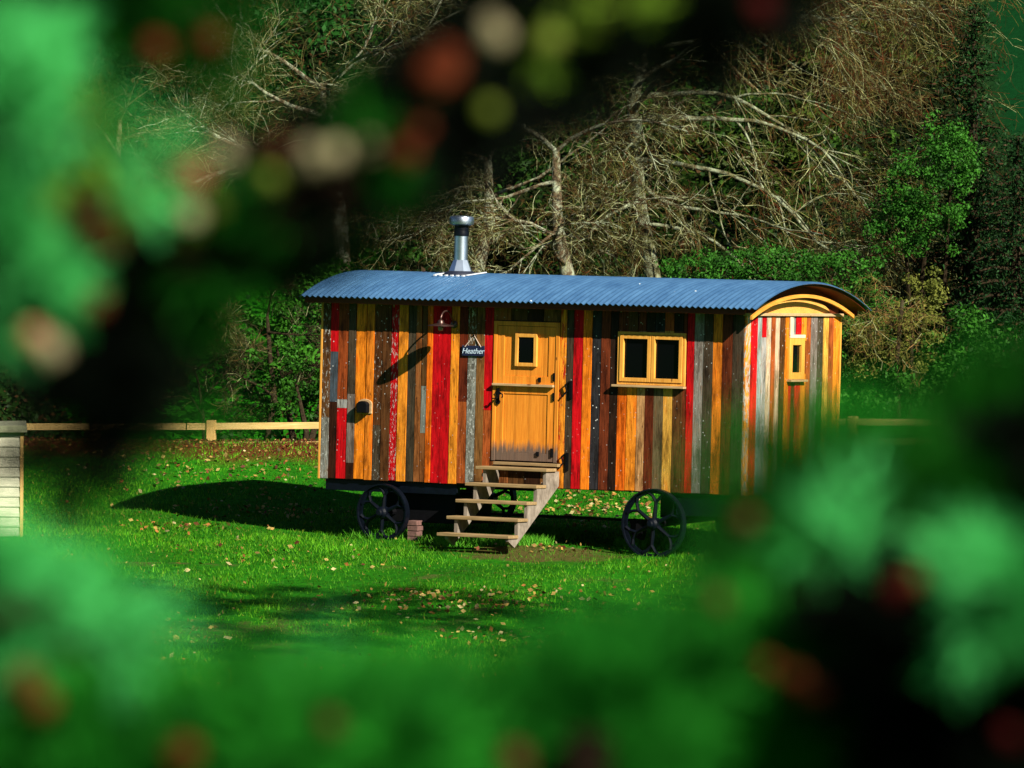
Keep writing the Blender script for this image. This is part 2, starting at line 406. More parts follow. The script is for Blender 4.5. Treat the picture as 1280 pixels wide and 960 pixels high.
def build_ground():
    xs = np.unique(np.concatenate([np.arange(-300, -30, 8), np.arange(-30, -9, 1.0), np.arange(-9, 9, 0.15), np.arange(9, 30, 1.0), np.arange(30, 301, 8)]))
    ys = np.unique(np.concatenate([np.arange(-500, -80, 20), np.arange(-80, 60, 2.0), np.arange(60, 112, 0.25), np.arange(112, 180, 2.0), np.arange(180, 1200, 20)]))
    X, Y = np.meshgrid(xs, ys); Z = gz(X, Y)
    V = np.stack([X, Y, Z], -1).reshape(-1, 3)
    nx = len(xs); ny = len(ys)
    i = (np.arange(ny - 1)[:, None] * nx + np.arange(nx - 1)[None, :]).reshape(-1)
    Fq = np.stack([i, i + 1, i + nx + 1, i + nx], -1)
    me = bpy.data.meshes.new('ground'); me.vertices.add(len(V)); me.vertices.foreach_set('co', V.reshape(-1))
    me.loops.add(Fq.size); me.loops.foreach_set('vertex_index', Fq.reshape(-1).astype(np.int32))
    me.polygons.add(len(Fq)); me.polygons.foreach_set('loop_start', np.arange(0, Fq.size, 4, dtype=np.int32)); me.polygons.foreach_set('loop_total', np.full(len(Fq), 4, dtype=np.int32))
    me.update(calc_edges=True)
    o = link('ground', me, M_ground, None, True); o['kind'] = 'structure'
build_ground()

# ------------------------------------------------------------------ the shepherd's hut
L = 6.05; W = 2.5; H = 2.23
TAU = R(1.7)
Xa = D_.copy(); Yb = -N_
Ya = Yb * math.cos(TAU) - Vector((0, 0, math.sin(TAU))); Za = Xa.cross(Ya)
HM = Matrix((Xa, Ya, Za)).transposed().to_4x4()
P0 = world(401, 597, 91.5)
HM = Matrix.Translation(P0) @ HM
HI = HM.inverted()
hut = empty('shepherd_hut', label='hut on iron wheels clad in red, orange and grey planks under blue corrugated roof', cat='hut', mat=HM)
bpy.context.view_layer.update()
def X_(px): return (px - 401) / 524.0 * L
C = dict(
    br=(0.11, 0.048, 0.015), dbr=(0.045, 0.016, 0.007), rust=(0.36, 0.075, 0.016), drust=(0.15, 0.03, 0.010), red=(0.55, 0.004, 0.008), gr=(0.22, 0.22, 0.20),
    sl=(0.055, 0.065, 0.085), dgr=(0.065, 0.050, 0.032), ora=(0.88, 0.225, 0.012), orb=(0.74, 0.15, 0.008), orc=(0.90, 0.29, 0.022), ch=(0.035, 0.032, 0.038),
    blk=(0.03, 0.017, 0.010), tan=(0.50, 0.30, 0.12), ol=(0.13, 0.11, 0.055), ye=(0.78, 0.42, 0.07), brg=(0.24, 0.10, 0.028), pale=(0.72, 0.62, 0.42), lgr=(0.33, 0.34, 0.33))
def boards(spec, x_of, horiz_axis, top, bottom_of=lambda x: 0.0, thick=0.02, openings=()):
    mb = MB()
    for it in spec:
        x0, x1, segs = it[0], it[1], it[2]
        par = it[3] if len(it) > 3 else (0.15, 0.05, 0.3)
        a, b = x_of(x0) + random.uniform(0.001, 0.005), x_of(x1) - random.uniform(0.001, 0.005)
        th = thick + random.uniform(0, 0.010)
        z1 = top
        segs = segs if isinstance(segs, list) else [(None, segs)]
        for (zb, cn) in segs:          # zb = lower end of the segment (metres), None = wall foot
            z0 = bottom_of(x0) + random.uniform(-0.006, 0.008) if zb is None else zb
            c = C[cn]; j = random.uniform(0.80, 1.15); jg = random.uniform(0.82, 1.15); c = (min(0.9, c[0] * j), min(0.9, c[1] * j * jg), c[2] * j * jg)
            pieces = [(z0, z1)]
            for (ox0, ox1, oz0, oz1) in openings:
                if b > ox0 + 0.01 and a < ox1 - 0.01:
                    new = []
                    for (p0, p1) in pieces:
                        if p1 <= oz0 or p0 >= oz1: new.append((p0, p1)); continue
                        if p0 < oz0: new.append((p0, oz0))
                        if p1 > oz1: new.append((oz1, p1))
                    pieces = new
            for (p0, p1) in pieces:
                if p1 - p0 < 0.01: continue
                if horiz_axis == 'X': mb.box((a, -th, p0 + 0.001), (b, 0.0, p1 - 0.001), c, par, random.uniform(-0.003, 0.003))
                else: mb.box((L, a, p0 + 0.001), (L + th, b, p1 - 0.001), c, par)
            z1 = z0
    return mb
def zpx(x, y):                       # height on the front wall of a pixel
    yb = 597 + 21.5 * (x - 401) / 524.0
    s = 2.23 / (224 + 4.5 * (x - 401) / 524.0)
    return (yb - y) * s
lo = (0.10, 0, 0.25); spots = (0.25, 0, 0.9); none = (0.06, 0.04, 0.15); flk = (0.75, 0, 0.3); rd = (0.15, 0.75, 0.2)
front = [
    (401, 411, [(zpx(406, 520), 'br'), (None, 'gr')], (0.6, 0, 0.6)),
    (411, 421, [(zpx(415, 436), 'red'), (zpx(415, 500), 'sl'), (None, 'dbr')], spots),
    (421, 434, [(zpx(427, 497), 'rust'), (zpx(427, 508), 'lgr'), (None, 'red')], (0.3, 0, 0.4)),
    (434, 443.7, [(zpx(438, 490), 'dgr'), (zpx(438, 578), 'gr'), (None, 'dbr')], (0.35, 0, 0.4)),
    (443.7, 456.5, 'ora', none), (457.5, 467, 'orc', none),
    (467, 477.5, [(zpx(470, 530), 'br'), (None, 'dgr')], (0.5, 0, 0.5)), (477.5, 488.5, 'br', (0.35, 0, 0.6)),
    (488.5, 498.5, 'red', (0.62, 0, 0.6)), (498.5, 510, 'orc', none), (510, 520.5, 'dgr', (0.2, 0, 0.1)),
    (520.5, 527.5, 'brg', lo), (527.5, 534.5, [(zpx(530, 480), 'br'), (zpx(530, 540), 'gr'), (None, 'brg')], (0.3, 0, 0.3)),
    (534.5, 541.5, 'orb', lo), (541.5, 553, 'red', none), (553, 564.5, 'red', none), (564.5, 575, 'orc', (0.1, 0.5, 0.3)),
    (575, 586, [(zpx(580, 500), 'drust'), (None, 'rust')], (0.1, 0.2, 0.2)), (586, 597, [(zpx(590, 440), 'br'), (zpx(590, 560), 'gr'), (None, 'gr')], (0.65, 0, 0.7)),
    (597, 607, 'brg', (0.1, 0.1, 0.5)), (607, 618, [(zpx(612, 511), 'red'), (None, 'rust')], (0.1, 0.1, 0.2)),
    (618, 640, 'brg'), (640, 660, 'br'), (660, 680, 'dbr'), (680, 701, 'brg'),
    (701, 709, 'orc', (0.1, 0.85, 0.3)), (709, 718, 'dgr', (0.25, 0, 0.4)), (718, 730, 'red', none), (730, 740.5, 'ora', (0.1, 0.1, 0.2)),
    (740.5, 752, 'ch', (0.35, 0, 1.0)), (752, 763, 'drust', (0.15, 0.1, 0.3)), (763, 773, 'blk', (0.1, 0, 0.3)),
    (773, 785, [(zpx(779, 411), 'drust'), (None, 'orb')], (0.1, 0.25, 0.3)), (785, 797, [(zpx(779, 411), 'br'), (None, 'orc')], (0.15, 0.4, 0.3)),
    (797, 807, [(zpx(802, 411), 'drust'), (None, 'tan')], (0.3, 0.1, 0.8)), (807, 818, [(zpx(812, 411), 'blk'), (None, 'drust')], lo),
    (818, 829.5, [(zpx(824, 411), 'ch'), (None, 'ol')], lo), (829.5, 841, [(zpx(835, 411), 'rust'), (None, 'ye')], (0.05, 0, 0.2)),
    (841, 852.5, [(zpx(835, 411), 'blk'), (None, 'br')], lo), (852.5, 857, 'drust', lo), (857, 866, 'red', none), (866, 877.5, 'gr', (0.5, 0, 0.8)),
    (877.5, 888.5, 'dgr', (0.4, 0, 0.6)), (888.5, 900, 'orc', none), (900, 912, 'drust', (0.1, 0.2, 0.1)), (912, 925, 'dgr', (0.3, 0, 0.2))]
MWX0, MWX1 = X_(773), X_(856)
door_x0, door_x1 = X_(618.5), X_(700.5)
ops = [(door_x0, door_x1, 0.30, 2.07), (X_(776), X_(853), zpx(815, 478), zpx(815, 416))]
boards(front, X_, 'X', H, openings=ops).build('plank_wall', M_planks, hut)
def V_(px): return (px - 925) / 126.0 * W
zE = lambda y: (617 + 1.2 - y) * 2.23 / 227.0
end = [
    (925, 931.5, 'orc', (0.75, 0.3, 0.5)), (931.5, 940, 'red', (0.4, 0, 0.3)), (940, 946, 'lgr', (0.3, 0, 0.4)), (946, 952, [(zE(420), 'red'), (None, 'lgr')], (0.35, 0.1, 0.3)),
    (952, 958, 'pale', (0.6, 0.55, 0.5)), (958, 963.5, 'rust', (0.35, 0.2, 0.4)), (963.5, 970, 'pale', (0.2, 0, 0.2)), (970, 976.5, 'br', (0.4, 0, 0.6)),
    (976.5, 982, 'ora', lo), (982, 986, [(zE(420), 'pale'), (None, 'red')], (0.1, 0, 0.8)), (986, 991, [(zE(420), 'gr'), (None, 'drust')], (0.4, 0, 0.6)),
    (991, 998, [(zE(420), 'red'), (None, 'red')], (0.45, 0, 0.3)), (998, 1005, 'orc', (0.1, 0.1, 0.2)), (1005, 1011, 'rust', (0.2, 0.2, 0.6)),
    (1011, 1020, 'gr', (0.3, 0, 0.5)), (1020, 1028.5, 'dgr', (0.45, 0, 0.7)), (1028.5, 1035.5, 'ye', none), (1035.5, 1042, 'rust', (0.2, 0, 0.3)), (1042, 1051, 'orc', (0.25, 0, 0.3))]
eops = [(V_(984), V_(999), zE(466), zE(424))]
boards(end, V_, 'Y', H - 0.02, openings=eops).build('end_wall', M_planks, hut)
# back and left walls (plain boards), dark lining, floor
mb = MB()
x = 0.0; keys = list(C)
while x < L - 0.02:
    w = random.uniform(0.1, 0.14); mb.box((x + .002, W, 0), (min(x + w, L) - .002, W + 0.02, H), C[random.choice(keys)], lo); x += w
mb.build('rear_wall', M_planks, hut)
mb = MB(); y = 0.0
while y < W - 0.02:
    w = random.uniform(0.1, 0.14); mb.box((-0.025, y + .002, 0), (-0.002, min(y + w, W) - .002, H), C[random.choice(keys)], lo); y += w
mb.build('end_wall', M_planks, hut)
mb = MB(); mb.box((0.0, 0.002, 0.02), (L - 0.002, 0.03, H)); mb.box((0.0, W - 0.03, 0.02), (L - 0.002, W - 0.002, H))
mb.box((0.0, 0.03, 0.02), (0.03, W - 0.03, H)); mb.box((L - 0.03, 0.03, 0.02), (L - 0.002, W - 0.03, H)); mb.box((0.03, 0.03, 0.02), (L - 0.03, W - 0.03, 0.06))
mb.build('lining', mat_simple('dark_lining', (0.012, 0.008, 0.006), 0.9), hut)
mb = MB(); mb.box((-0.03, -0.032, -0.01), (-0.001, 0.03, H)); mb.build('corner_trim', M_frame, hut, bevel=0.004)
mb = MB(); mb.box((L + 0.001, W + 0.001, 0.0), (L + 0.034, W + 0.03, H - 0.02)); mb.build('corner_trim', M_frame, hut, bevel=0.004)

# roof
e = 0.30; oxl, oxr = 0.20, 0.31; rise = 0.33; ez = H + 0.075
ch = (W + 2 * e) / 2; RR = (ch * ch + rise * rise) / (2 * rise)
def roofz(y, off=0.0):
    dy = y - W / 2
    return ez + rise - RR + math.sqrt(max(0.0, (RR + off) ** 2 - dy * dy))
nx = int((L + oxl + oxr) / 0.083 * 8); nyr = 20
amax = math.asin(ch / RR)
V = []; Fc = []
for lay, th in ((0, 0.0), (1, -0.006)):
    for j in range(nyr + 1):
        a = -amax + 2 * amax * j / nyr
        for i in range(nx + 1):
            xx = -oxl + (L + oxl + oxr) * i / nx
            off = 0.0125 * math.cos(2 * math.pi * xx / 0.083) + th
            V.append((xx, W / 2 + (RR + off) * math.sin(a), ez + rise - RR + (RR + off) * math.cos(a)))
S = (nx + 1) * (nyr + 1)
for j in range(nyr):
    for i in range(nx):
        q = j * (nx + 1) + i
        Fc.append((q, q + 1, q + nx + 2, q + nx + 1)); Fc.append((S + q, S + q + nx + 1, S + q + nx + 2, S + q + 1))
for i in range(nx):
    q = i; Fc.append((q + 1, q, S + q, S + q + 1)); q = nyr * (nx + 1) + i; Fc.append((q, q + 1, S + q + 1, S + q))
for j in range(nyr):
    q = j * (nx + 1); Fc.append((q, q + nx + 1, S + q + nx + 1, S + q)); q += nx; Fc.append((q + nx + 1, q, S + q, S + q + nx + 1))
me = bpy.data.meshes.new('roof'); me.from_pydata(V, [], Fc)
roof = link('roof', me, M_roof, hut, True)
try: me.set_sharp_from_angle(angle=R(50))
except Exception: pass
# soffit lining under the sheets
def arc_band(mb, x0, x1, y0, y1, offa, offb, n=24):
    """solid following the roof arc between radial offsets offa (lower) and offb (upper)"""
    lo_ = []; hi_ = []
    for k in range(n + 1):
        yy = y0 + (y1 - y0) * k / n
        lo_.append((yy, roofz(yy, offa))); hi_.append((yy, roofz(yy, offb)))
    i = len(mb.v)
    for (yy, zz) in lo_: mb.v += [(x0, yy, zz), (x1, yy, zz)]
    for (yy, zz) in hi_: mb.v += [(x0, yy, zz), (x1, yy, zz)]
    m = 2 * (n + 1)
    for k in range(n):
        a = i + 2 * k
        mb.face((a, a + 2, a + 3, a + 1)); mb.face((a + m, a + m + 1, a + m + 3, a + m + 2))
        mb.face((a, a + m, a + m + 2, a + 2)); mb.face((a + 1, a + 3, a + m + 3, a + m + 1))
    mb.face((i, i + 1, i + m + 1, i + m)); a = i + 2 * n; mb.face((a, a + m, a + m + 1, a + 1))
mb = MB(); arc_band(mb, -oxl + 0.04, L + oxr - 0.05, -e + 0.06, W + e - 0.06, -0.045, -0.022)
mb.build('soffit', M_fascia, hut)
mb = MB(); mb.box((-oxl + 0.05, -e + 0.05, H - 0.005), (L + 0.13, -e + 0.075, H + 0.07)); mb.build('fascia', M_fascia, hut, bevel=0.003)
mb = MB(); mb.box((-oxl + 0.05, W + e - 0.055, H - 0.005), (L + 0.13, W + e - 0.03, H + 0.07)); mb.build('fascia', M_fascia, hut, bevel=0.003)
mb = MB(); arc_band(mb, L + 0.15, L + 0.18, -0.14, W + 0.08, -0.190, -0.148); mb.build('bargeboard', M_barge, hut)
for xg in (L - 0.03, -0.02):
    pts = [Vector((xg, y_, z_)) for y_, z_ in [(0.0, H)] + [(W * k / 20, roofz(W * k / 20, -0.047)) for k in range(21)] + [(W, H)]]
    MB().prism(pts, Vector((0.03, 0, 0))).build('gable_panel', M_fascia, hut)  # dark colour carries the shadow of the roof overhang on the gable
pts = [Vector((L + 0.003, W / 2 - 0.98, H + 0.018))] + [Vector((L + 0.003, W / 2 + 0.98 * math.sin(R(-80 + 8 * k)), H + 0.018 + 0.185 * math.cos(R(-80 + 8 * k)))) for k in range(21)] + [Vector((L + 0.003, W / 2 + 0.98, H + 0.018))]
MB().prism(pts, Vector((0.012, 0, 0))).build('gable_sun_patch', M_frameH, hut)  # added pale panel, painted as the sunlit part of the gable
mb = MB(); mb.box((L + 0.002, -0.05, H - 0.018), (L + 0.06, W + 0.03, H + 0.018)); mb.build('gable_beam', M_sill, hut, bevel=0.004)

# flue
fx, fy = 1.44, 0.93
fz = roofz(fy)
flue = MB(); flue.lathe([(0.088, 0.0), (0.088, 0.40), (0.092, 0.405), (0.092, 0.41), (0.088, 0.415)], (fx, fy, fz + 0.10), 32)
flo = flue.build('flue_pipe', M_steel, hut, smooth=True); flo.data.set_sharp_from_angle(angle=R(35))
mb = MB(); mb.lathe([(0.094, 0), (0.098, 0.03), (0.092, 0.06), (0.092, 0.075), (0.097, 0.08), (0.097, 0.10), (0.09, 0.105), (0.09, 0.165)], (fx, fy, fz + 0.49), 32)
o = mb.build('flue_collar', M_bluei, flo, smooth=True); o.data.set_sharp_from_angle(angle=R(35))
mb = MB(); mb.lathe([(0.10, 0), (0.155, 0.015), (0.158, 0.03), (0.158, 0.10), (0.15, 0.112), (0.05, 0.125)], (fx, fy, fz + 0.625), 36)
o = mb.build('flue_cap', M_steel, flo, smooth=True); o.data.set_sharp_from_angle(angle=R(35))
mb = MB(); mb.lathe([(0.155, 0.0), (0.15, 0.02), (0.095, 0.155)], (fx, fy, fz + 0.03), 8)
mb.build('flue_cone', M_steel, flo)
mb = MB(); mb.lathe([(0.23, -0.05), (0.225, 0.0), (0.16, 0.045)], (fx, fy, fz + 0.0), 20); mb.build('flue_boot', M_rubber, flo, smooth=True)
mb = MB()
for sx in (-1, 1):
    mb.prism([Vector((fx + sx * 0.23 - 0.012, fy - 0.24, roofz(fy - 0.24) + 0.016)), Vector((fx + sx * 0.23 + 0.012, fy - 0.24, roofz(fy - 0.24) + 0.016)),
              Vector((fx + sx * 0.23 + 0.012, fy + 0.25, roofz(fy + 0.25) + 0.016)), Vector((fx + sx * 0.23 - 0.012, fy + 0.25, roofz(fy + 0.25) + 0.016))], Vector((0, 0, 0.012)))
for k in range(6):
    xx = fx - 0.208 + k * 0.083
    mb.box((xx - 0.014, fy - 0.30, roofz(fy - 0.29) + 0.013), (xx + 0.014, fy - 0.26, roofz(fy - 0.28) + 0.03))
mb.build('flue_flashing', mat_simple('pale_sealant', (0.65, 0.68, 0.70), 0.5, 0, 0.1), flo)

# stable door
dz0, dz1 = 0.31, 2.06; ledge = zpx(658, 479)
mb = MB()
mb.box((door_x0, -0.035, dz0), (door_x0 + 0.05, 0.0, dz1)); mb.box((door_x1 - 0.05, -0.035, dz0), (door_x1, 0.0, dz1)); mb.box((door_x0 + 0.05, -0.034, dz1 - 0.055), (door_x1 - 0.05, 0.0, dz1))
door = mb.build('door', M_door, hut, bevel=0.004)
def leaf(z0, z1, hole=None):
    mb = MB(); a, b = door_x0 + 0.055, door_x1 - 0.055; s = 0.10
    mb.box((a, -0.026, z0), (a + s, -0.004, z1)); mb.box((b - s, -0.026, z0), (b, -0.004, z1))
    mb.box((a + s, -0.025, z1 - s), (b - s, -0.004, z1)); mb.box((a + s, -0.025, z0), (b - s, -0.004, z0 + s))
    mb.box((a + s, -0.016, z0 + s), (b - s, -0.004, z1 - s))
    return mb
leaf(dz0 + 0.008, ledge - 0.015).build('lower_leaf', M_door, door, bevel=0.003)
leaf(ledge + 0.01, dz1 - 0.06).build('upper_leaf', M_door, door, bevel=0.003)
mb = MB(); mb.box((door_x0 + 0.01, -0.075, ledge - 0.018), (door_x1 - 0.06, -0.027, ledge + 0.012)); mb.build('ledge', M_sill, door, bevel=0.004)
def window(name, x0, x1, z0, z1, fr, parent, out=0.055, axis='X', sashes=1, sill=True, gl=0.012, sillw=0.05):
    fm = MB()
    def bx(m, a0, a1, d0, d1, c0, c1):
        if axis == 'X': m.box((a0, -d1, c0), (a1, -d0, c1))
        else: m.box((L + d0, a0, c0), (L + d1, a1, c1))
    bx(fm, x0, x0 + fr, 0.0, out, z0, z1); bx(fm, x1 - fr, x1, 0.0, out, z0, z1)
    bx(fm, x0 + fr, x1 - fr, 0.0, out - .001, z1 - fr, z1); bx(fm, x0 + fr, x1 - fr, 0.0, out - .001, z0, z0 + fr)
    f = fm.build(name, M_frame, parent, bevel=0.004)
    w = (x1 - x0 - 2 * fr) / sashes
    for k in range(sashes):
        a, b = x0 + fr + w * k, x0 + fr + w * (k + 1)
        if sashes > 1:
            sm = MB(); t = 0.052; g = 0.004
            bx(sm, a + g, a + t, 0.0, out + .012, z0 + fr + g, z1 - fr - g); bx(sm, b - t, b - g, 0.0, out + .012, z0 + fr + g, z1 - fr - g)
            bx(sm, a + t, b - t, 0.0, out + .011, z1 - fr - t, z1 - fr - g); bx(sm, a + t, b - t, 0.0, out + .011, z0 + fr + g, z0 + fr + t)
            sm.build('sash', M_frame, f, bevel=0.003); a += t; b -= t; c0, c1 = z0 + fr + t, z1 - fr - t
        else: c0, c1 = z0 + fr, z1 - fr
        pm = MB(); bx(pm, a, b, gl, gl + 0.005, c0, c1); pm.build('pane', M_glass, f)
    if sill:
        s = MB(); bx(s, x0 - sillw, x1 + 0.01, 0.0, out + 0.05, z0 - 0.03, z0 - 0.002); s.build('sill', M_sill, f, bevel=0.004)
    return f
window('door_window', X_(646), X_(673), zpx(660, 455.5), zpx(660, 414), 0.045, door, 0.05, sill=False, gl=0.028)
window('window', MWX0, MWX1, zpx(815, 479.5), zpx(815, 412.5), 0.035, hut, 0.045, sashes=2)
window('end_window', V_(981), V_(1001.5), zE(473), zE(421), 0.085, hut, 0.05, axis='Y', sillw=0.03)
mb = MB(); mb.box((L + 0.03, V_(982), zE(418)), (L + 0.045, V_(986), H - 0.03)); mb.box((L + 0.03, V_(982), zE(420.5)), (L + 0.047, V_(1002), zE(416.5)))
mb.build('end_trim', mat_wood('cream_trim', (0.62, 0.52, 0.34), (0.8, 0.72, 0.52)), hut)
# ironmongery
def plate(cx, cz, pts, d0=-0.028, d1=-0.04, par=door, name='latch'):
    m = MB(); m.prism([Vector((cx + a, d0, cz + b)) for a, b in pts], Vector((0, d1 - d0, 0))); return m
hx, hz = X_(626), zpx(626, 494)
m = plate(hx, hz, [(-0.02, -0.09), (0.02, -0.09), (0.035, -0.06), (0.02, -0.03), (0.022, 0.03), (0.045, 0.05), (0.02, 0.07), (0.012, 0.11), (-0.012, 0.11), (-0.02, 0.07), (-0.045, 0.05), (-0.022, 0.03), (-0.02, -0.03), (-0.035, -0.06)], -0.036, -0.05)
m.tube([(hx - 0.05, -0.09, hz - 0.02), (hx, -0.10, hz - 0.02), (hx + 0.03, -0.095, hz + 0.03), (hx + 0.07, -0.09, hz + 0.045), (hx + 0.095, -0.09, hz + 0.03), (hx + 0.095, -0.09, hz + 0.005), (hx + 0.08, -0.09, hz - 0.005)], 0.009, 6)
m.tube([(hx, -0.04, hz), (hx, -0.10, hz - 0.02)], 0.012, 6)
m.build('door_latch', M_iron, door)
for (a, b, w, h) in ((677, 472.5, 0.035, 0.06), (695, 469, 0.03, 0.10), (695, 494, 0.028, 0.10), (694, 565, 0.03, 0.11), (676.5, 566.5, 0.04, 0.055)):
    m = MB(); cx, cz = X_(a), zpx(a, b); m.box((cx - w / 2, -0.045, cz - h / 2), (cx + w / 2, -0.024, cz + h / 2)); m.build('hinge' if a > 690 else 'door_catch', M_iron, door, bevel=0.003)
for (a, b) in ((714.5, 484), (712, 575)):
    cx, cz = X_(a), zpx(a, b); m = MB()
    m.box((cx + 0.0, -0.045, cz - 0.12), (cx + 0.035, -0.02, cz + 0.10))
    m.tube([(cx, -0.05, cz + 0.09), (cx - 0.05, -0.06, cz + 0.05), (cx - 0.03, -0.055, cz - 0.03), (cx - 0.09, -0.06, cz - 0.10)], 0.012, 5)
    m.build('door_stay', M_iron, hut)
# lamp
lx, ly, lz = X_(568), -0.36, zpx(568, 404)
m = MB(); m.lathe([(0.165, 0.0), (0.16, 0.008), (0.10, 0.022), (0.045, 0.035), (0.042, 0.055), (0.03, 0.075), (0.012, 0.08)], (lx, ly, lz), 28)
shade_l = m.build('wall_lamp', M_copper, hut, smooth=True); shade_l.data.set_sharp_from_angle(angle=R(35))
pts = []
for k in range(11):
    a = math.pi * k / 10 * 0.86
    pts.append((lx, ly + 0.13 * (1 - math.cos(a)), lz + 0.08 + 0.11 * math.sin(a)))
pts.append((lx, -0.025, lz + 0.02))
MB().tube(pts, 0.011, 8).build('lamp_arm', M_copper, shade_l, smooth=True)
m = MB(); m.lathe([(0.03, 0), (0.035, -0.02), (0.03, -0.05), (0.015, -0.06)], (lx, ly, lz - 0.001), 14); m.build('lamp_bulb', mat_simple('frosted_bulb', (0.3, 0.26, 0.24), 0.3), shade_l, smooth=True)
m = MB(); m.lathe([(0.05, 0), (0.05, 0.012), (0.03, 0.02)], (lx, -0.024, lz + 0.02), 16, axis=(0, -1, 0)); m.build('lamp_rose', M_copper, shade_l)
# round-topped electric inlet
ix, iz = X_(457.5), zpx(457.5, 506)
def dome(cx, cz, w, h, n=12):
    p = [(cx - w, cz - h)] + [(cx - w * math.cos(math.pi * k / n), cz + h * 0.35 + 0.6 * w * math.sin(math.pi * k / n)) for k in range(n + 1)] + [(cx + w, cz - h)]
    return p
m = MB(); m.prism([Vector((a, -0.024, b)) for a, b in dome(ix, iz, 0.105, 0.09)], Vector((0, -0.02, 0))); ib = m.build('inlet_block', M_sill, hut, bevel=0.004)
m = MB(); m.prism([Vector((a, -0.045, b)) for a, b in dome(ix + 0.0, iz - 0.005, 0.078, 0.078)], Vector((0, -0.075, 0))); m.build('inlet_cover', M_iron, ib, bevel=0.012)

# underframe
zf = lambda px, py, v: 0
m = MB(); m.box((0.06, 0.02, -0.15), (2.0, 0.10, -0.012)); m.box((0.06, 0.10, -0.15), (0.14, W - 0.10, -0.012)); m.box((0.06, W - 0.10, -0.15), (2.0, W - 0.02, -0.012)); m.build('front_subframe', M_bluei, hut, bevel=0.006)
m = MB(); m.box((X_(846), 0.02, -0.28), (L - 0.08, 0.12, -0.012)); m.box((X_(846), W - 0.12, -0.28), (L - 0.08, W - 0.02, -0.012)); m.box((L - 0.18, 0.12, -0.28), (L - 0.08, W - 0.12, -0.012)); m.build('rear_subframe', M_bluei, hut, bevel=0.006)
m = MB(); m.box((0.0, 0.01, -0.011), (L, W - 0.01, 0.018)); m.build('floor', mat_simple('floor_boards', (0.05, 0.03, 0.02), 0.9), hut)
m = MB(); m.box((X_(474) , 0.16, -0.52), (X_(566), W * 0.42, -0.152)); m.build('underfloor_box', M_iron, hut, bevel=0.01)

# wheels: each on the ground
def wheel(lx_, ly_, rad, name='wheel'):
    p = HM @ Vector((lx_, ly_, 0)); g = gzf(p.x, p.y) - 0.03
    cz = (HI @ Vector((p.x, p.y, g))).z + rad
    w = MB(); n = 40; t = 0.045
    prof = [(rad - 0.018, -t), (rad, -t), (rad, t), (rad - 0.018, t), (rad - 0.018, 0.012), (rad - 0.06, 0.010), (rad - 0.06, -0.010), (rad - 0.018, -0.012)]
    i0 = len(w.v)
    for k in range(n):
        a = 2 * math.pi * k / n
        for (r_, o_) in prof: w.v.append((lx_ + r_ * math.cos(a), ly_ + o_, cz + r_ * math.sin(a)))
    m_ = len(prof)
    for k in range(n):
        for j in range(m_):
            w.face((i0 + k * m_ + j, i0 + k * m_ + (j + 1) % m_, i0 + ((k + 1) % n) * m_ + (j + 1) % m_, i0 + ((k + 1) % n) * m_ + j))
    for k in range(6):
        a = R(25 + 60 * k); rm = rad * 0.62
        c0 = Vector((lx_ + 0.05 * math.cos(a), ly_, cz + 0.05 * math.sin(a))); c1 = Vector((lx_ + rm * math.cos(a), ly_, cz + rm * math.sin(a)))
        w.tube([c0, c1], [0.030, 0.022], 6)
        for s_ in (-1, 1):
            a2 = a + s_ * 0.17; a3 = a + s_ * 0.30
            w.tube([c1, Vector((lx_ + rad * 0.8 * math.cos(a2), ly_, cz + rad * 0.8 * math.sin(a2))), Vector((lx_ + (rad - 0.04) * math.cos(a3), ly_, cz + (rad - 0.04) * math.sin(a3)))], [0.022, 0.02, 0.026], 6)
    o = w.build(name, M_bluei, hut, bevel=0)
    s_ = -1 if ly_ < W / 2 else 1
    h_ = MB(); h_.lathe([(0.075, -0.07), (0.075, 0.05), (0.05, 0.07), (0.045, 0.11), (0.03, 0.12)], (lx_, ly_, cz), 20, axis=(0, s_, 0)); h_.build('hub', M_bluei, o)
    return cz
xl, xr_ = X_(482) + 0.06, X_(822) + 0.05
zl = wheel(xl, -0.10, 0.365); zl2 = wheel(xl, W + 0.10, 0.365)
zr = wheel(xr_, -0.12, 0.435); zr2 = wheel(xr_, W + 0.12, 0.435)
m = MB(); m.tube([(xl, -0.02, zl), (xl, W + 0.02, zl2)], 0.045, 8); m.box((xl - 0.09, 0.2, -0.30), (xl + 0.09, W - 0.2, -0.151)); m.build('front_axle', M_iron, hut)
m = MB(); m.tube([(xr_, -0.02, zr), (xr_, W + 0.02, zr2)], 0.05, 8); m.box((xr_ - 0.09, 0.2, -0.32), (xr_ + 0.09, W - 0.2, -0.012)); m.build('rear_axle', M_iron, hut)
m = MB(); m.tube([(xl + 0.1, 0.35, zl + 0.02), (xr_ + 0.05, 0.35, zl + 0.03)], 0.02, 6); m.build('brake_rod', M_iron, hut)
for ly_ in (0.14, W - 0.14):
    m = MB(); m.prism([Vector((xr_ - 0.42, ly_ - .06, zr - 0.16)), Vector((xr_ - 0.30, ly_ - .06, zr - 0.22)), Vector((xr_ - 0.24, ly_ - .06, zr + 0.04)), Vector((xr_ - 0.46, ly_ - .06, zr + 0.04))], Vector((0, 0.12, 0))); m.build('brake_shoe', M_iron, hut)

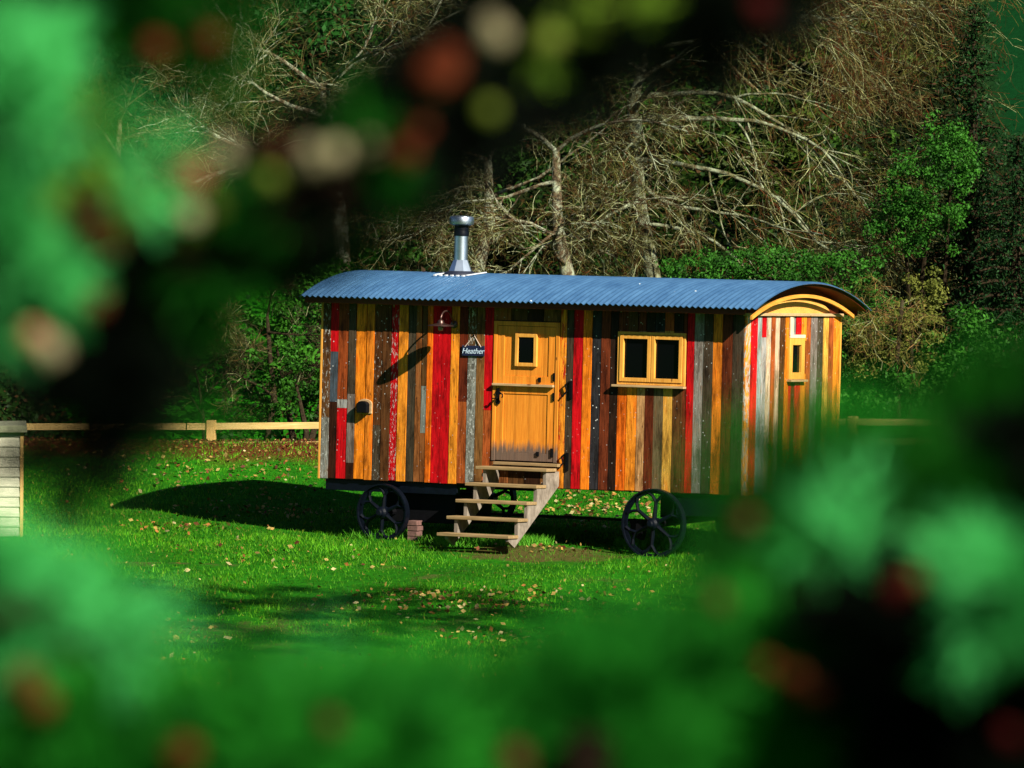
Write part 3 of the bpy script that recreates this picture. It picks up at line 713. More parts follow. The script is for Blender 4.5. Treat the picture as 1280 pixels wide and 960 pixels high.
# ------------------------------------------------------------------ slate sign
sx0, sx1 = X_(579.5), X_(607.5); sz0, sz1 = zpx(593, 442), zpx(593, 429)
sgM = HM @ Matrix.Translation((0, 0, 0))
sgn = empty('slate_sign', label='small dark slate name sign reading Heather hanging beside the hut door', cat='sign', mat=HM @ Matrix.Translation(((sx0 + sx1) / 2, -0.035, sz0)))
swd = (sx1 - sx0) / 2; sh = sz1 - sz0
m = MB(); m.box((-swd, -0.012, 0), (swd, 0.0, sh)); m.build('slate', M_slate, sgn, bevel=0.003)
nail = (0.0, 0.01, sh + 0.13)
MB().tube([(-swd * 0.72, -0.016, sh - 0.015), nail, (swd * 0.72, -0.016, sh - 0.015)], 0.006, 5).build('cord', M_cord, sgn)
m = MB(); m.lathe([(0.012, 0), (0.006, 0.02)], (nail[0], nail[1] - 0.02, nail[2]), 8, axis=(0, 1, 0)); m.build('nail', M_iron, sgn)
cu = bpy.data.curves.new('lettering', 'FONT'); cu.body = 'Heather'; cu.size = 0.098; cu.shear = 0.25; cu.align_x = 'CENTER'; cu.extrude = 0.001; cu.offset = 0.0002; cu.space_character = 0.98
to = bpy.data.objects.new('tmp', cu); COL.objects.link(to); bpy.context.view_layer.update()
tm = bpy.data.meshes.new_from_object(to.evaluated_get(bpy.context.evaluated_depsgraph_get())); bpy.data.objects.remove(to)
tm.materials.clear()
lt = link('lettering', tm, M_chalk, sgn); lt.matrix_local = Matrix.Translation((0, -0.014, 0.030)) @ Matrix.Rotation(R(90), 4, 'X')

# ------------------------------------------------------------------ steps
stx0, stx1 = X_(601) + 0.19, X_(601) + 0.19 + 1.03
steps = empty('wooden_steps', label='weathered open wooden steps of five treads leading up to the hut door', cat='steps', mat=HM @ Matrix.Translation((0, 0, 0)))
tz = [0.245 - 0.203 * k for k in range(5)]; ty = [-0.16 - 0.225 * k for k in range(5)]
for k in range(5):
    m = MB(); j = random.uniform(-0.008, 0.008)
    m.box((stx0 + j, ty[k] - 0.25, tz[k] - 0.04), (stx1 + j, ty[k], tz[k])); m.build('tread', M_tread, steps, bevel=0.006)
m = MB(); m.box((stx0 + 0.1, -0.13, 0.262), (stx1 + 0.0, -0.037, 0.30)); m.build('threshold', M_tread, steps, bevel=0.005)
def stringer(x0, x1):
    p = [(-0.05, tz[0] - 0.041)]
    for k in range(5):
        yf = ty[k] - 0.215
        p.append((yf, tz[k] - 0.041))
        zn = tz[k + 1] - 0.041 if k < 4 else -0.64
        p.append((yf, zn))
    p.append((ty[4] - 0.06, -0.72)); p.append((-0.05, tz[0] - 0.22))
    return MB().prism([Vector((x0, a, b)) for a, b in p], Vector((x1 - x0, 0, 0)))
stringer(stx0 + 0.10, stx0 + 0.145).build('stringer', M_string, steps)
stringer(stx1 - 0.065, stx1 - 0.02).build('stringer', M_string, steps)

# bricks under the hut
bp = HM @ Vector((X_(522), 0.02, 0)); bz = gzf(bp.x, bp.y)
bs = empty('brick_stack', (bp.x, bp.y, bz - 0.02), 'pinkish brick stack propping the hut between wheel and steps', 'bricks')
bs.rotation_euler = (0, 0, -TH)
for k in range(4):
    m = MB(); m.box((-0.075, -0.08, 0.005 + k * 0.067), (0.075 - 0.012 * (k % 2), 0.06, 0.063 + k * 0.067)); m.build('brick', M_brick, bs, bevel=0.004)

# ------------------------------------------------------------------ post and rail fences
def fence(name, label, pts_px, dep, toppy, posts, rails=3, gap=0.275):
    a = world(pts_px[0], toppy[0], dep[0]); b = world(pts_px[1], toppy[1], dep[1])
    root = empty(name, (a.x, a.y, gzf(a.x, a.y)), label, 'fence')
    d = (b - a); LN = d.length; d.normalize(); ang = math.atan2(d.y, d.x)
    z0 = root.location.z
    root.rotation_euler = (0, 0, ang)
    slope = (b.z - a.z) / LN
    for k in range(rails):
        x = -0.6
        while x < LN + 0.3:
            x2 = min(x + 2.6, LN + 0.6); zz = a.z - z0 - 0.10 - k * gap
            m = MB(); jz = random.uniform(-0.012, 0.012)
            m.prism([Vector((x + .01, -0.03, zz + slope * x + jz)), Vector((x2 - .01, -0.03, zz + slope * x2 - jz)), Vector((x2 - .01, -0.03, zz + slope * x2 + 0.095 - jz)), Vector((x + .01, -0.03, zz + slope * x + 0.095 + jz))], Vector((0, 0.035, 0)))
            m.build('rail', M_fence, root, bevel=0.004); x = x2
    for px in posts:
        f = (px - pts_px[0]) / (pts_px[1] - pts_px[0]); x = f * LN; w = a + (b - a) * f
        g = gzf(w.x, w.y) - z0 - 0.3; t = w.z - z0 + 0.03
        m = MB(); m.box((x - 0.062, 0.006 - 0.06, g), (x + 0.062, 0.006 + 0.08, t)); m.build('post', M_postm, root, bevel=0.008)
fence('post_and_rail_fence', 'yellow timber post and rail fence on the bank left of the hut', (60, 470), (102.6, 102.0), (529, 527), (120, 264.5, 412))
fence('post_and_rail_fence', 'yellow timber post and rail fence on the lawn edge right of the hut', (1040, 1330), (102.2, 101.0), (523, 524), (1066, 1215))

# ------------------------------------------------------------------ boarded store at the left edge
sp_ = world(29, 640, 90.0); g = gzf(sp_.x, sp_.y)
tp = world(29, 531, 90.0).z - g
shed = empty('garden_store', (sp_.x, sp_.y, g), 'low pale clapboard garden store with a flat lichened roof at the left edge', 'shed')
shed.rotation_euler = (0, 0, R(4))
m = MB(); k = 0; z = 0.0
while z < tp - 0.12:
    h_ = 0.125
    m.prism([Vector((-1.5, -0.002, z)), Vector((-1.5, -0.026, z)), Vector((-1.5, -0.008, z + h_)), Vector((-1.5, 0.01, z + h_))], Vector((1.46, 0, 0))); z += h_
m.build('clapboard_wall', M_clap, shed)
m = MB(); m.box((-1.5, 0.012, 0), (-0.045, 1.0, tp - 0.10)); m.build('carcass', M_sill, shed)
m = MB(); m.box((-0.044, -0.03, -0.05), (0.0, 0.05, tp - 0.09)); m.build('corner_post', M_postm, shed, bevel=0.004)
m = MB(); m.prism([Vector((-1.6, -0.1, tp - 0.11)), Vector((0.045, -0.1, tp - 0.088)), Vector((0.03, -0.1, tp)), Vector((-1.6, -0.1, tp - 0.03))], Vector((0, 1.2, 0))); m.build('flat_roof', M_felt, shed, bevel=0.006)

# ------------------------------------------------------------------ grass and fallen leaves
def scatter_xy(n, y0, y1, half_a=0.085):
    y = rng.uniform(y0, y1, n); x = rng.uniform(-1, 1, n) * (half_a * y)
    return x, y
def build_grass(n=400000):
    x, y = scatter_xy(n, 64, 100.2)
    z = gz(x, y) - 0.004
    patch = np.sin(x * 1.1 + 0.5 * y) * np.cos(y * 0.8 - 0.4 * x) + 0.6 * np.sin(x * 2.7 + 4) * np.sin(y * 2.1)
    h = rng.gamma(5.0, 0.0075, n).clip(0.015, 0.09) * (1 + 0.25 * patch); w = rng.uniform(0.004, 0.008, n)
    an = rng.uniform(0, 2 * np.pi, n); lean = rng.normal(0, 0.45, (n, 2)) * h[:, None]
    litt = y + rng.normal(0, 1.1, n) > 99.2
    # keep the trodden patch by the steps thin
    dd = np.hypot(x - 0.3, (y - 88.8) * 0.8); thin = np.clip(0.5 + 0.9 * np.sin(x * 1.7 + 2.0 + 0.6 * np.sin(y)) * np.sin(y * 0.9 + 0.7), 0.22, 1)
    keep = (rng.random(n) < np.clip((dd - 0.6) / 1.2, 0.25, 1)) & ~litt & ((y > 87) | (rng.random(n) < thin))
    B = np.stack([x, y, z], -1); dx = np.stack([np.cos(an) * w, np.sin(an) * w, np.zeros(n)], -1)
    T = B + np.stack([lean[:, 0], lean[:, 1], h], -1)
    V = np.stack([B - dx, B + dx, T], 1)[keep]
    t = rng.random(n)[:, None]; c = np.array([0.010, 0.10, 0.002]) * (1 - t) + np.array([0.12, 0.38, 0.010]) * t
    yel = rng.random(n) < 0.03; c[yel] = (0.35, 0.30, 0.05)
    c = c * (1 + 0.28 * patch)[:, None]; big = np.sin(x * 0.55 + 1.0 + 0.8 * np.sin(y * 0.5)) * np.sin(y * 0.62 + 0.5 * np.sin(x * 0.7)); c = c * (0.9 + 0.25 * big)[:, None]
    o = np_mesh('grass', V, 3, M_grass, None, c[keep].clip(0.001, 1)); tag(o, 'short bright green lawn grass', 'grass', None, 'stuff')
build_grass()
def build_tufts():
    Vs = []; Cs = []
    spots_ = [(625, 672, 0.35, 700), (655, 668, 0.4, 900), (560, 672, 0.25, 500), (700, 668, 0.35, 500), (470, 672, 0.3, 400), (505, 672, 0.3, 500), (820, 685, 0.35, 500), (790, 682, 0.2, 300), (600, 681, 0.45, 1300), (650, 680, 0.35, 900), (560, 679, 0.3, 500), (690, 674, 0.3, 500)]
    for (px, py, r, n) in spots_:
        p = ground_hit(px, py); a = rng.uniform(0, 6.283, n); rr = r * np.sqrt(rng.random(n))
        x = p.x + rr * np.cos(a) * 1.2; y = p.y + rr * np.sin(a) * 0.8; z = gz(x, y)
        h = rng.uniform(0.05, 0.14, n); w = rng.uniform(0.004, 0.008, n); an = rng.uniform(0, 6.28, n); ln = rng.normal(0, 0.5, (n, 2)) * h[:, None]
        B = np.stack([x, y, z], -1); dx = np.stack([np.cos(an) * w, np.sin(an) * w, 0 * w], -1)
        Vs.append(np.stack([B - dx, B + dx, B + np.stack([ln[:, 0], ln[:, 1], h], -1)], 1))
        t = rng.random(n)[:, None]; Cs.append(np.array([0.03, 0.22, 0.005]) * (1 - t) + np.array([0.14, 0.42, 0.03]) * t)
    o = np_mesh('long_grass', np.concatenate(Vs), 3, M_grass, None, np.concatenate(Cs)); tag(o, 'longer grass left round the wheels and steps', 'grass', None, 'stuff')
build_tufts()
def build_litter():
    Vs = []; Cs = []
    pal = np.array([(0.42, 0.26, 0.06), (0.50, 0.36, 0.10), (0.34, 0.13, 0.03), (0.13, 0.035, 0.012), (0.55, 0.45, 0.2)])
    def add(x, y, s0=0.02, s1=0.045, pr=(0.25, 0.25, 0.2, 0.15, 0.15)):
        n = len(x); z = gz(x, y) + rng.uniform(0.015, 0.045, n)
        s = rng.uniform(s0, s1, n); u = rng.normal(size=(n, 3)); u[:, 2] *= 0.35; u /= np.linalg.norm(u, axis=1)[:, None]
        v = rng.normal(size=(n, 3)); v[:, 2] *= 0.6; v -= (v * u).sum(1)[:, None] * u; v /= np.linalg.norm(v, axis=1)[:, None]
        P = np.stack([x, y, z], -1); k = 0.62
        Vs.append(np.stack([P - u * s[:, None], P + v * (s * k)[:, None], P + u * s[:, None], P - v * (s * k)[:, None]], 1))
        Cs.append(pal[rng.choice(5, n, p=pr)] * rng.uniform(0.3, 0.95, (n, 1)))
    x, y = scatter_xy(900, 66, 99); add(x, y, 0.014, 0.032)
    # drifts
    for (px, py, r, ry, n) in [(730, 630, 1.2, 2.2, 700), (600, 760, 1.6, 0.8, 230), (520, 745, 0.8, 0.5, 90), (215, 795, 0.45, 1.2, 110), (230, 660, 1.0, 0.6, 90), (320, 700, 1.5, 1.0, 60), (690, 745, 0.9, 0.6, 70),
                            (300, 590, 1.6, 1.3, 260), (340, 640, 1.2, 0.8, 170), (200, 585, 1.2, 1.2, 110), (660, 685, 0.9, 0.5, 70), (640, 800, 1.0, 0.7, 100)]:
        p = ground_hit(px, py); x = p.x + rng.normal(0, r, n) * 0.6; y = p.y + rng.normal(0, ry, n) * 0.7
        k = (y > 71) & (y < 99); add(x[k], y[k])
    n = 9000; x = rng.uniform(-9, 9, n); y = rng.normal(99.6, 0.8, n); k = (y > 97.2 + 0.8 * np.sin(x * 0.9)) & (y < 103); add(x[k], y[k], 0.012, 0.030, (0.05, 0.02, 0.23, 0.69, 0.01))
    o = np_mesh('fallen_leaves', np.concatenate(Vs), 4, M_litter, None, np.concatenate(Cs)); tag(o, 'dry fallen leaves scattered over the lawn and drifted along the bank', 'leaves', None, 'stuff')
build_litter()

# ------------------------------------------------------------------ bare trees
def rv(s=1.0): return Vector((random.gauss(0, s), random.gauss(0, s), random.gauss(0, s)))
class Tree:
    def __init__(s, twig_cols, droop=0.05, wig=0.22, dens=1.0): s.limb = MB(); s.tw = MB(); s.cols = twig_cols; s.droop = droop; s.wig = wig; s.dens = dens; s.n = 0
    def grow(s, p, d, r, ln, lvl, bias=Vector((0, 0, 0))):
        seg = {0: 0.30, 1: 0.22, 2: 0.16, 3: 0.11, 4: 0.08}[lvl]; n = max(2, int(ln / seg))
        pts = [p.copy()]; dirs = []; d = d.normalized()
        kink = s.wig * (1.0 + 0.35 * lvl)
        for k in range(n):
            d = (d + rv(kink * 0.5) + Vector((0, 0, -s.droop * (0.6 + 0.5 * lvl))) + bias * 0.08).normalized()
            p = p + d * seg; pts.append(p.copy()); dirs.append(d.copy())
        rad = [max(0.003, r * (1 - 0.8 * k / n)) for k in range(n + 1)]
        if lvl <= 1: s.limb.tube(pts, [q_ * 0.72 for q_ in rad], 6 if lvl == 0 else 5, cap=False)
        else:
            c = random.choice(s.cols)
            if lvl == 2: c = random.choice(s.cols) if random.random() < 0.62 else (0.30, 0.32, 0.15)
            else: j = random.uniform(0.35, 1.0); c = (c[0] * j, c[1] * j * 0.92, c[2] * j * 0.75)
            s.tw.tube(pts, rad, 4 if lvl == 2 else 3, c, cap=False)
        s.n += n
        if lvl < 4:
            cnt = {0: 8, 1: 6.5, 2: 5.2, 3: 2.4}[lvl] * s.dens
            cnt = int(cnt + random.random())
            for _ in range(cnt):
                f = random.uniform(0.22 if lvl else 0.3, 0.98); k = min(n - 1, int(f * n))
                dd = dirs[k]; side = dd.cross(rv()).normalized()
                nd = (dd * random.uniform(0.8, 1.1) + side * random.uniform(0.4, 1.15)).normalized()
                s.grow(pts[k], nd, max(0.004, rad[k] * random.uniform(0.38, 0.62)), ln * random.uniform(0.38, 0.68), lvl + 1, bias)
    def trunk(s, pts, rad): s.limb.tube(pts, rad, 9, cap=True)
    def build(s, root, bark, twig=None):
        s.limb.build('trunk', bark, root, smooth=True); s.tw.build('crown', twig or M_twigA, root)
red_tw = [(0.13, 0.035, 0.014), (0.10, 0.045, 0.014), (0.07, 0.05, 0.014), (0.24, 0.24, 0.10), (0.09, 0.09, 0.02), (0.04, 0.02, 0.010), (0.05, 0.06, 0.012)]
pale_tw = [(0.22, 0.25, 0.12), (0.12, 0.13, 0.035), (0.09, 0.06, 0.02), (0.40, 0.46, 0.30), (0.05, 0.03, 0.012), (0.07, 0.08, 0.02), (0.10, 0.05, 0.02), (0.05, 0.05, 0.015)]
olive_tw = [(0.15, 0.14, 0.045), (0.10, 0.09, 0.03), (0.08, 0.04, 0.015), (0.20, 0.20, 0.08)]
dark_tw = [(0.03, 0.025, 0.015), (0.05, 0.04, 0.02), (0.08, 0.09, 0.04)]
def basez(px, dep):
    p = world(px, 500, dep); return Vector((p.x, p.y, gzf(p.x, p.y) - 0.2))
def tree_root(name, label, px, dep, group='bare trees on the bank behind the hut'):
    b = basez(px, dep); return empty(name, b, label, 'tree', group), b
def place(root, objs=None):
    bpy.context.view_layer.update()
    for c in root.children: c.matrix_parent_inverse = root.matrix_world.inverted()
def W_(px, py, dep): return world(px, py, dep)

# the great arching tree right of centre
def arch_tree():
    root, b = tree_root('bare_tree', 'great bare tree with pale lichened limbs arching down to the right above the hut roof', 850, 113)
    t = Tree(red_tw + pale_tw[:2], droop=0.035, wig=0.22, dens=1.0)
    t.trunk([b, W_(830, 420, 113), W_(800, 260, 113), W_(790, 130, 112.5), W_(820, 20, 112)], [0.17, 0.14, 0.11, 0.09, 0.06])
    limbs = [((800, 150, 112), (0.9, -0.35, 0.45), 4.2, .075), ((800, 120, 112.5), (1, 0.1, 0.25), 4.2, .07), ((795, 200, 112), (0.85, -0.3, 0.1), 4.6, .07),
             ((800, 230, 112), (0.7, -0.5, -0.25), 3.8, .06), ((790, 140, 112), (0.45, -0.6, 0.35), 3.6, .07), ((800, 100, 112), (1, 0, 0.6), 4.2, .06),
             ((820, 30, 112), (1, 0.1, 0.35), 4.2, .06), ((820, 60, 112), (0.8, 0.4, 0.1), 4.0, .06), ((800, 180, 112), (0.15, -0.6, 0.2), 2.6, .06), ((800, 250, 112), (-0.3, -0.6, -0.1), 2.2, .05),
             ((805, 90, 112), (-0.5, -0.5, 0.3), 2.6, .06), ((850, 0, 112), (1, -0.3, 0.5), 4.0, .05), ((820, 40, 112), (0.5, -0.2, 0.9), 3, .06), ((800, 280, 112.5), (0.9, -0.2, 0.0), 4.0, .05)]
    for (pp, d, ln, r) in limbs: t.grow(W_(*pp), Vector(d), r, ln, 0, Vector((0.4, 0, -0.30)))
    t.build(root, M_barkL); place(root); return t.n
def wild_tree(label, px, dep, topy, limbs, cols, bark, droop=0.02, wig=0.26, dens=0.9, lean=0, r=0.16, group='bare trees on the bank behind the hut', twigm=None):
    root, b = tree_root('bare_tree', label, px, dep, group)
    t = Tree(cols, droop=droop, wig=wig, dens=dens)
    top = W_(px + lean, topy, dep); mid = (b + top) / 2 + Vector((random.uniform(-0.2, 0.2), 0, 0)); q = (mid + top) / 2 + rv(0.08)
    t.trunk([b, mid, q, top], [r, r * 0.8, r * 0.6, r * 0.4])
    for (f, d, ln, rr) in limbs:
        pt = b + (top - b) * f if f < 1 else top
        pt = mid + (top - mid) * max(0, (f - 0.5) * 2) if f >= 0.5 else b + (mid - b) * f * 2
        t.grow(pt, Vector(d), rr, ln, 0)
    t.build(root, bark, twigm); place(root); return t.n
cnt = arch_tree()
cnt += wild_tree('gnarled bare tree with thick pale trunk leaning left behind the flue', 745, 110, 190, [(0.6, (-0.3, -0.5, 0.3), 2.6, .05), (0.7, (-0.8, -0.2, 0.3), 2.6, .05), (0.8, (0.6, -0.5, 0.2), 2.2, .045), (1, (-0.6, -0.3, 0.5), 2.8, .06), (1, (0.5, -0.3, 0.6), 2.4, .05), (0.9, (-0.9, -0.2, -0.1), 2.8, .05), (0.75, (-0.5, -0.6, -0.3), 2.0, .04)],
                 pale_tw, M_barkA, 0.03, 0.3, 0.95, -50, 0.15)
cnt += wild_tree('crooked bare tree crusted with white lichen left of the flue', 590, 111, 200, [(0.65, (0.6, -0.5, 0.2), 2.6, .05), (0.75, (-0.6, -0.5, 0.2), 2.4, .05), (0.85, (0.9, -0.3, 0.1), 2.8, .05), (1, (0.3, -0.4, 0.7), 2.6, .05), (1, (-0.8, -0.3, 0.3), 3.2, .06), (0.9, (-0.3, -0.6, -0.1), 2.2, .04), (0.7, (0.8, -0.5, -0.1), 2.4, .04)],
                 pale_tw, M_barkA, 0.02, 0.34, 0.95, 20, 0.15)
cnt += wild_tree('tall bare tree with forked lichened limbs top left of centre', 430, 112, 110, [(0.7, (-0.9, -0.2, 0.2), 3.2, .08), (0.8, (-0.8, -0.3, -0.1), 3.4, .09), (0.9, (0.7, -0.4, 0.3), 2.6, .05), (1, (-0.6, -0.3, 0.5), 2.8, .06), (1, (0.3, -0.5, 0.6), 2.8, .06), (0.95, (0.8, -0.3, 0.5), 3.0, .06), (0.9, (-0.9, -0.3, 0.5), 3.0, .06), (1, (0.9, -0.2, 0.9), 3.4, .06)],
                 pale_tw, M_barkA, 0.015, 0.3, 0.95, -25, 0.2)
cnt += wild_tree('thin bare tree standing in the scrub at the far left', 150, 114, 150, [(0.6, (0.5, -0.3, 0.5), 2.2, .04), (0.8, (-0.5, -0.3, 0.6), 2.2, .04), (1, (0.3, -0.3, 0.7), 2.0, .04), (0.9, (0.6, -0.3, 0.2), 2.4, .04), (0.7, (0.8, -0.3, 0.2), 2.2, .04)],
                 olive_tw, M_barkB, 0.01, 0.2, 0.8, 0, 0.09)
cnt += wild_tree('dark thin tree behind the left fence close to the hut', 326, 107, 395, [(0.5, (-0.7, -0.2, 0.4), 1.5, .03), (0.6, (0.7, -0.2, 0.3), 1.4, .03), (0.8, (-0.6, -0.3, 0.2), 1.5, .03), (1, (0.3, -0.2, 0.8), 1.3, .03), (0.9, (0.8, -0.3, 0.1), 1.4, .03), (0.7, (0.9, 0, -0.3), 1.3, .02)],
                 dark_tw, M_barkD, 0.015, 0.3, 0.8, 8, 0.06)
cnt += wild_tree('slender bare sapling arching beside the left fence', 255, 106.5, 440, [(0.5, (-0.4, -0.2, 0.8), 1.2, .02), (0.6, (0.5, -0.2, 0.7), 1.2, .02), (1, (0.5, -0.2, 0.6), 1.0, .02), (0.3, (0.7, -0.3, 0.4), 1.2, .018)],
                 olive_tw + dark_tw, M_barkD, 0.02, 0.25, 0.8, -20, 0.03)
cnt += wild_tree('broad bare tree with fine reddish twigs behind the arching tree', 960, 121, 120, [(0.7, (0.8, -0.3, 0.3), 2.6, .045), (0.8, (-0.6, -0.4, 0.4), 3.0, .045), (1, (0.6, -0.3, 0.6), 2.6, .045), (0.9, (0.8, -0.3, 0.1), 2.6, .045), (1, (-0.2, -0.3, 0.9), 3.0, .045), (0.6, (0.5, -0.6, 0.1), 2.4, .04), (1, (0.7, 0, 0.9), 2.8, .04)],
                 red_tw, M_barkB, 0.03, 0.2, 1.0, 0, 0.15)
print('TREE SEGS', cnt)

# ------------------------------------------------------------------ leafy shrubs and conifers
def leaf_quads(P, nrm, s, asp=0.55):
    n = len(P); r = rng.normal(size=(n, 3)); u = np.cross(nrm, r); u /= np.linalg.norm(u, axis=1)[:, None] + 1e-9
    v = np.cross(nrm, u); v /= np.linalg.norm(v, axis=1)[:, None] + 1e-9
    su = s[:, None]; sv = (s * asp)[:, None]
    return np.stack([P - u * su, P + v * sv, P + u * su, P - v * sv], 1)
def clump_cloud(c, rad, nclump, nleaf, s, col0, col1, crad=0.28, hollow=0.55, bright=0.2):
    """leaf clumps spread over the outside of an ellipsoid"""
    c = np.array(c); rad = np.array(rad)
    d = rng.normal(size=(nclump, 3)); d /= np.linalg.norm(d, axis=1)[:, None]
    rr = rng.uniform(hollow, 1.0, nclump) ** 0.6
    cc = c + d * rad * rr[:, None] * (1 + 0.18 * rng.normal(size=(nclump, 1)))
    tone = rng.random(nclump)
    k = rng.integers(0, nclump, nclump * nleaf); n = len(k)
    o = rng.normal(size=(n, 3)); o /= np.linalg.norm(o, axis=1)[:, None]
    P = cc[k] + o * crad * rng.uniform(0.3, 1.0, n)[:, None] * np.array([1, 1, 0.7])
    nr = o + 0.8 * rng.normal(size=(n, 3)) + np.array([0, 0, 0.5]); nr /= np.linalg.norm(nr, axis=1)[:, None]
    V = leaf_quads(P, nr, rng.uniform(0.6, 1.3, n) * s)
    t = np.clip(tone[k] * 0.7 + rng.random(n) * 0.4, 0, 1)[:, None]
    C_ = np.array(col0) * (1 - t) + np.array(col1) * t
    return V, C_
def shrub(name, label, cat, blobs, dep_px, col0, col1, s=0.05, crad=0.26, dens=1.0, group=None, mat=None, stem=True, needle=False):
    """blobs: (px, py, dep, rx, ry, rz)"""
    px, dep = dep_px; b = basez(px, dep); root = empty(name, b, label, cat, group)
    Vs = []; Cs = []
    for (bx_, by_, bd, rx, ry, rz) in blobs:
        nc = int(14 * dens * (rx * rz + ry * rz + rx * ry) / crad ** 2 * 0.085) + 5
        V, C_ = clump_cloud(world(bx_, by_, bd), (rx, ry, rz), nc, int(60), s, col0, col1, crad)
        Vs.append(V); Cs.append(C_)
    V = np.concatenate(Vs); C_ = np.concatenate(Cs)
    np_mesh('foliage', V, 4, mat or M_leaf, root, C_)
    if stem:
        m = MB()
        for (bx_, by_, bd, rx, ry, rz) in blobs:
            w = world(bx_, by_, bd); mid = (b + w) / 2 + rv(0.1)
            m.tube([b, mid, w], [0.06, 0.045, 0.02], 6)
        m.build('stem', M_barkD, root)
    place(root); return len(V)
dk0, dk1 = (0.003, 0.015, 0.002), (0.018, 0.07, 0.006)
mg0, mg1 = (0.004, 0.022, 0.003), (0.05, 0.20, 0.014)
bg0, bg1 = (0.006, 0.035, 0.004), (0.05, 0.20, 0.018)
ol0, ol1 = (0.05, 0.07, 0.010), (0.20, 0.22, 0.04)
nl = 0
G1 = 'evergreen shrubs on the bank'
nl += shrub('evergreen_shrub', 'bright green pine-like shrub right of the arching tree beside the dark spruce', 'shrub', [(1165, 235, 108.5, .7, .6, .85), (1190, 200, 108.5, .5, .5, .5), (1130, 280, 108.5, .6, .5, .5)], (1160, 110), bg0, bg1, 0.027, 0.17, 1.5, G1)
nl += shrub('evergreen_shrub', 'bright green shrub showing over the right end of the hut roof', 'shrub', [(1040, 345, 107, .8, .6, .35), (960, 335, 107, .8, .6, .3), (1085, 400, 107, .5, .5, .5), (880, 335, 107, .6, .5, .22)], (1020, 107), bg0, bg1, 0.027, 0.17, 1.5, G1)
nl += shrub('evergreen_shrub', 'low green shrub filling the gap above the right fence', 'shrub', [(1100, 490, 105, .75, .5, .45), (1170, 480, 105.5, .7, .5, .5), (1210, 430, 106, .5, .5, .5)], (1130, 105), mg0, bg1, 0.04, 0.2, 1.2, G1)
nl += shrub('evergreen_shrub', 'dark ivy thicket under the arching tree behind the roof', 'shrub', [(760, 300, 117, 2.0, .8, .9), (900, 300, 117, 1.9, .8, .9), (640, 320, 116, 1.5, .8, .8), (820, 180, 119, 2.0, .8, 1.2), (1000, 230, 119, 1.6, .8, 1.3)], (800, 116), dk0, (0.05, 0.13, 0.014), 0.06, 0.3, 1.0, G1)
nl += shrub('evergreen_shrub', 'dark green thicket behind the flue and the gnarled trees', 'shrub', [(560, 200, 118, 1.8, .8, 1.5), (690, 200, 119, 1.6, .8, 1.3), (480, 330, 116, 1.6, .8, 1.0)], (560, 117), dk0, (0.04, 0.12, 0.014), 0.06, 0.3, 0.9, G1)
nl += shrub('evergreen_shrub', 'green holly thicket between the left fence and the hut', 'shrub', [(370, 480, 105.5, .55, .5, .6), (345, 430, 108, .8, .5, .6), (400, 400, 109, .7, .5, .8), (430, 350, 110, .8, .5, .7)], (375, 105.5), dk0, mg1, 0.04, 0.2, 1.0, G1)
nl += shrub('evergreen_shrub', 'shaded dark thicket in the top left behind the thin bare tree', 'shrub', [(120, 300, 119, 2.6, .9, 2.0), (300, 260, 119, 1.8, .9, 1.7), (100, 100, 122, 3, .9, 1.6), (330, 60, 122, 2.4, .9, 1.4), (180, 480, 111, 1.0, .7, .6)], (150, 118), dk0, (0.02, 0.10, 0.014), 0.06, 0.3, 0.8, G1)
nl += shrub('climber_thicket', 'olive brown tangled climber mounded right of the hut end wall', 'shrub', [(1140, 420, 105.5, .42, .4, .5), (1080, 440, 105, .38, .35, .45), (1155, 365, 106, .28, .3, .35)], (1120, 105), ol0, ol1, 0.028, 0.16, 1.0)
nl += shrub('evergreen_shrub', 'olive ivy mass hanging in the twigs behind the top of the arching tree', 'shrub', [(900, 60, 122, 2.4, .9, 1.4), (1060, 120, 121, 1.6, .8, 1.3), (740, 60, 123, 2.0, .9, 1.2), (1040, 250, 118, 1.4, .7, 1.0), (930, 180, 118, 1.5, .7, .9)], (930, 121), dk0, (0.06, 0.10, 0.012), 0.06, 0.3, 0.9, G1)
# twiggy tangle over that climber
t = Tree([(0.20, 0.19, 0.05), (0.13, 0.12, 0.03), (0.26, 0.15, 0.06), (0.12, 0.16, 0.03)], droop=0.10, wig=0.8, dens=0.75)
rt, b = tree_root('twiggy_climber', 'tangle of thin brown stems hanging over the olive climber beside the hut', 1130, 104.8, None); rt['category'] = 'climber'
for k in range(16):
    t.grow(W_(random.uniform(1075, 1170), random.uniform(370, 440), 104.6), Vector((random.uniform(-1, 1), -0.4, random.uniform(-0.2, 0.8))), 0.011, random.uniform(0.7, 1.2), 1)
t.limb.tube([b, W_(1120, 460, 104.8), W_(1128, 375, 104.8)], [0.05, 0.04, 0.03], 6)
t.build(rt, M_barkD); place(rt)

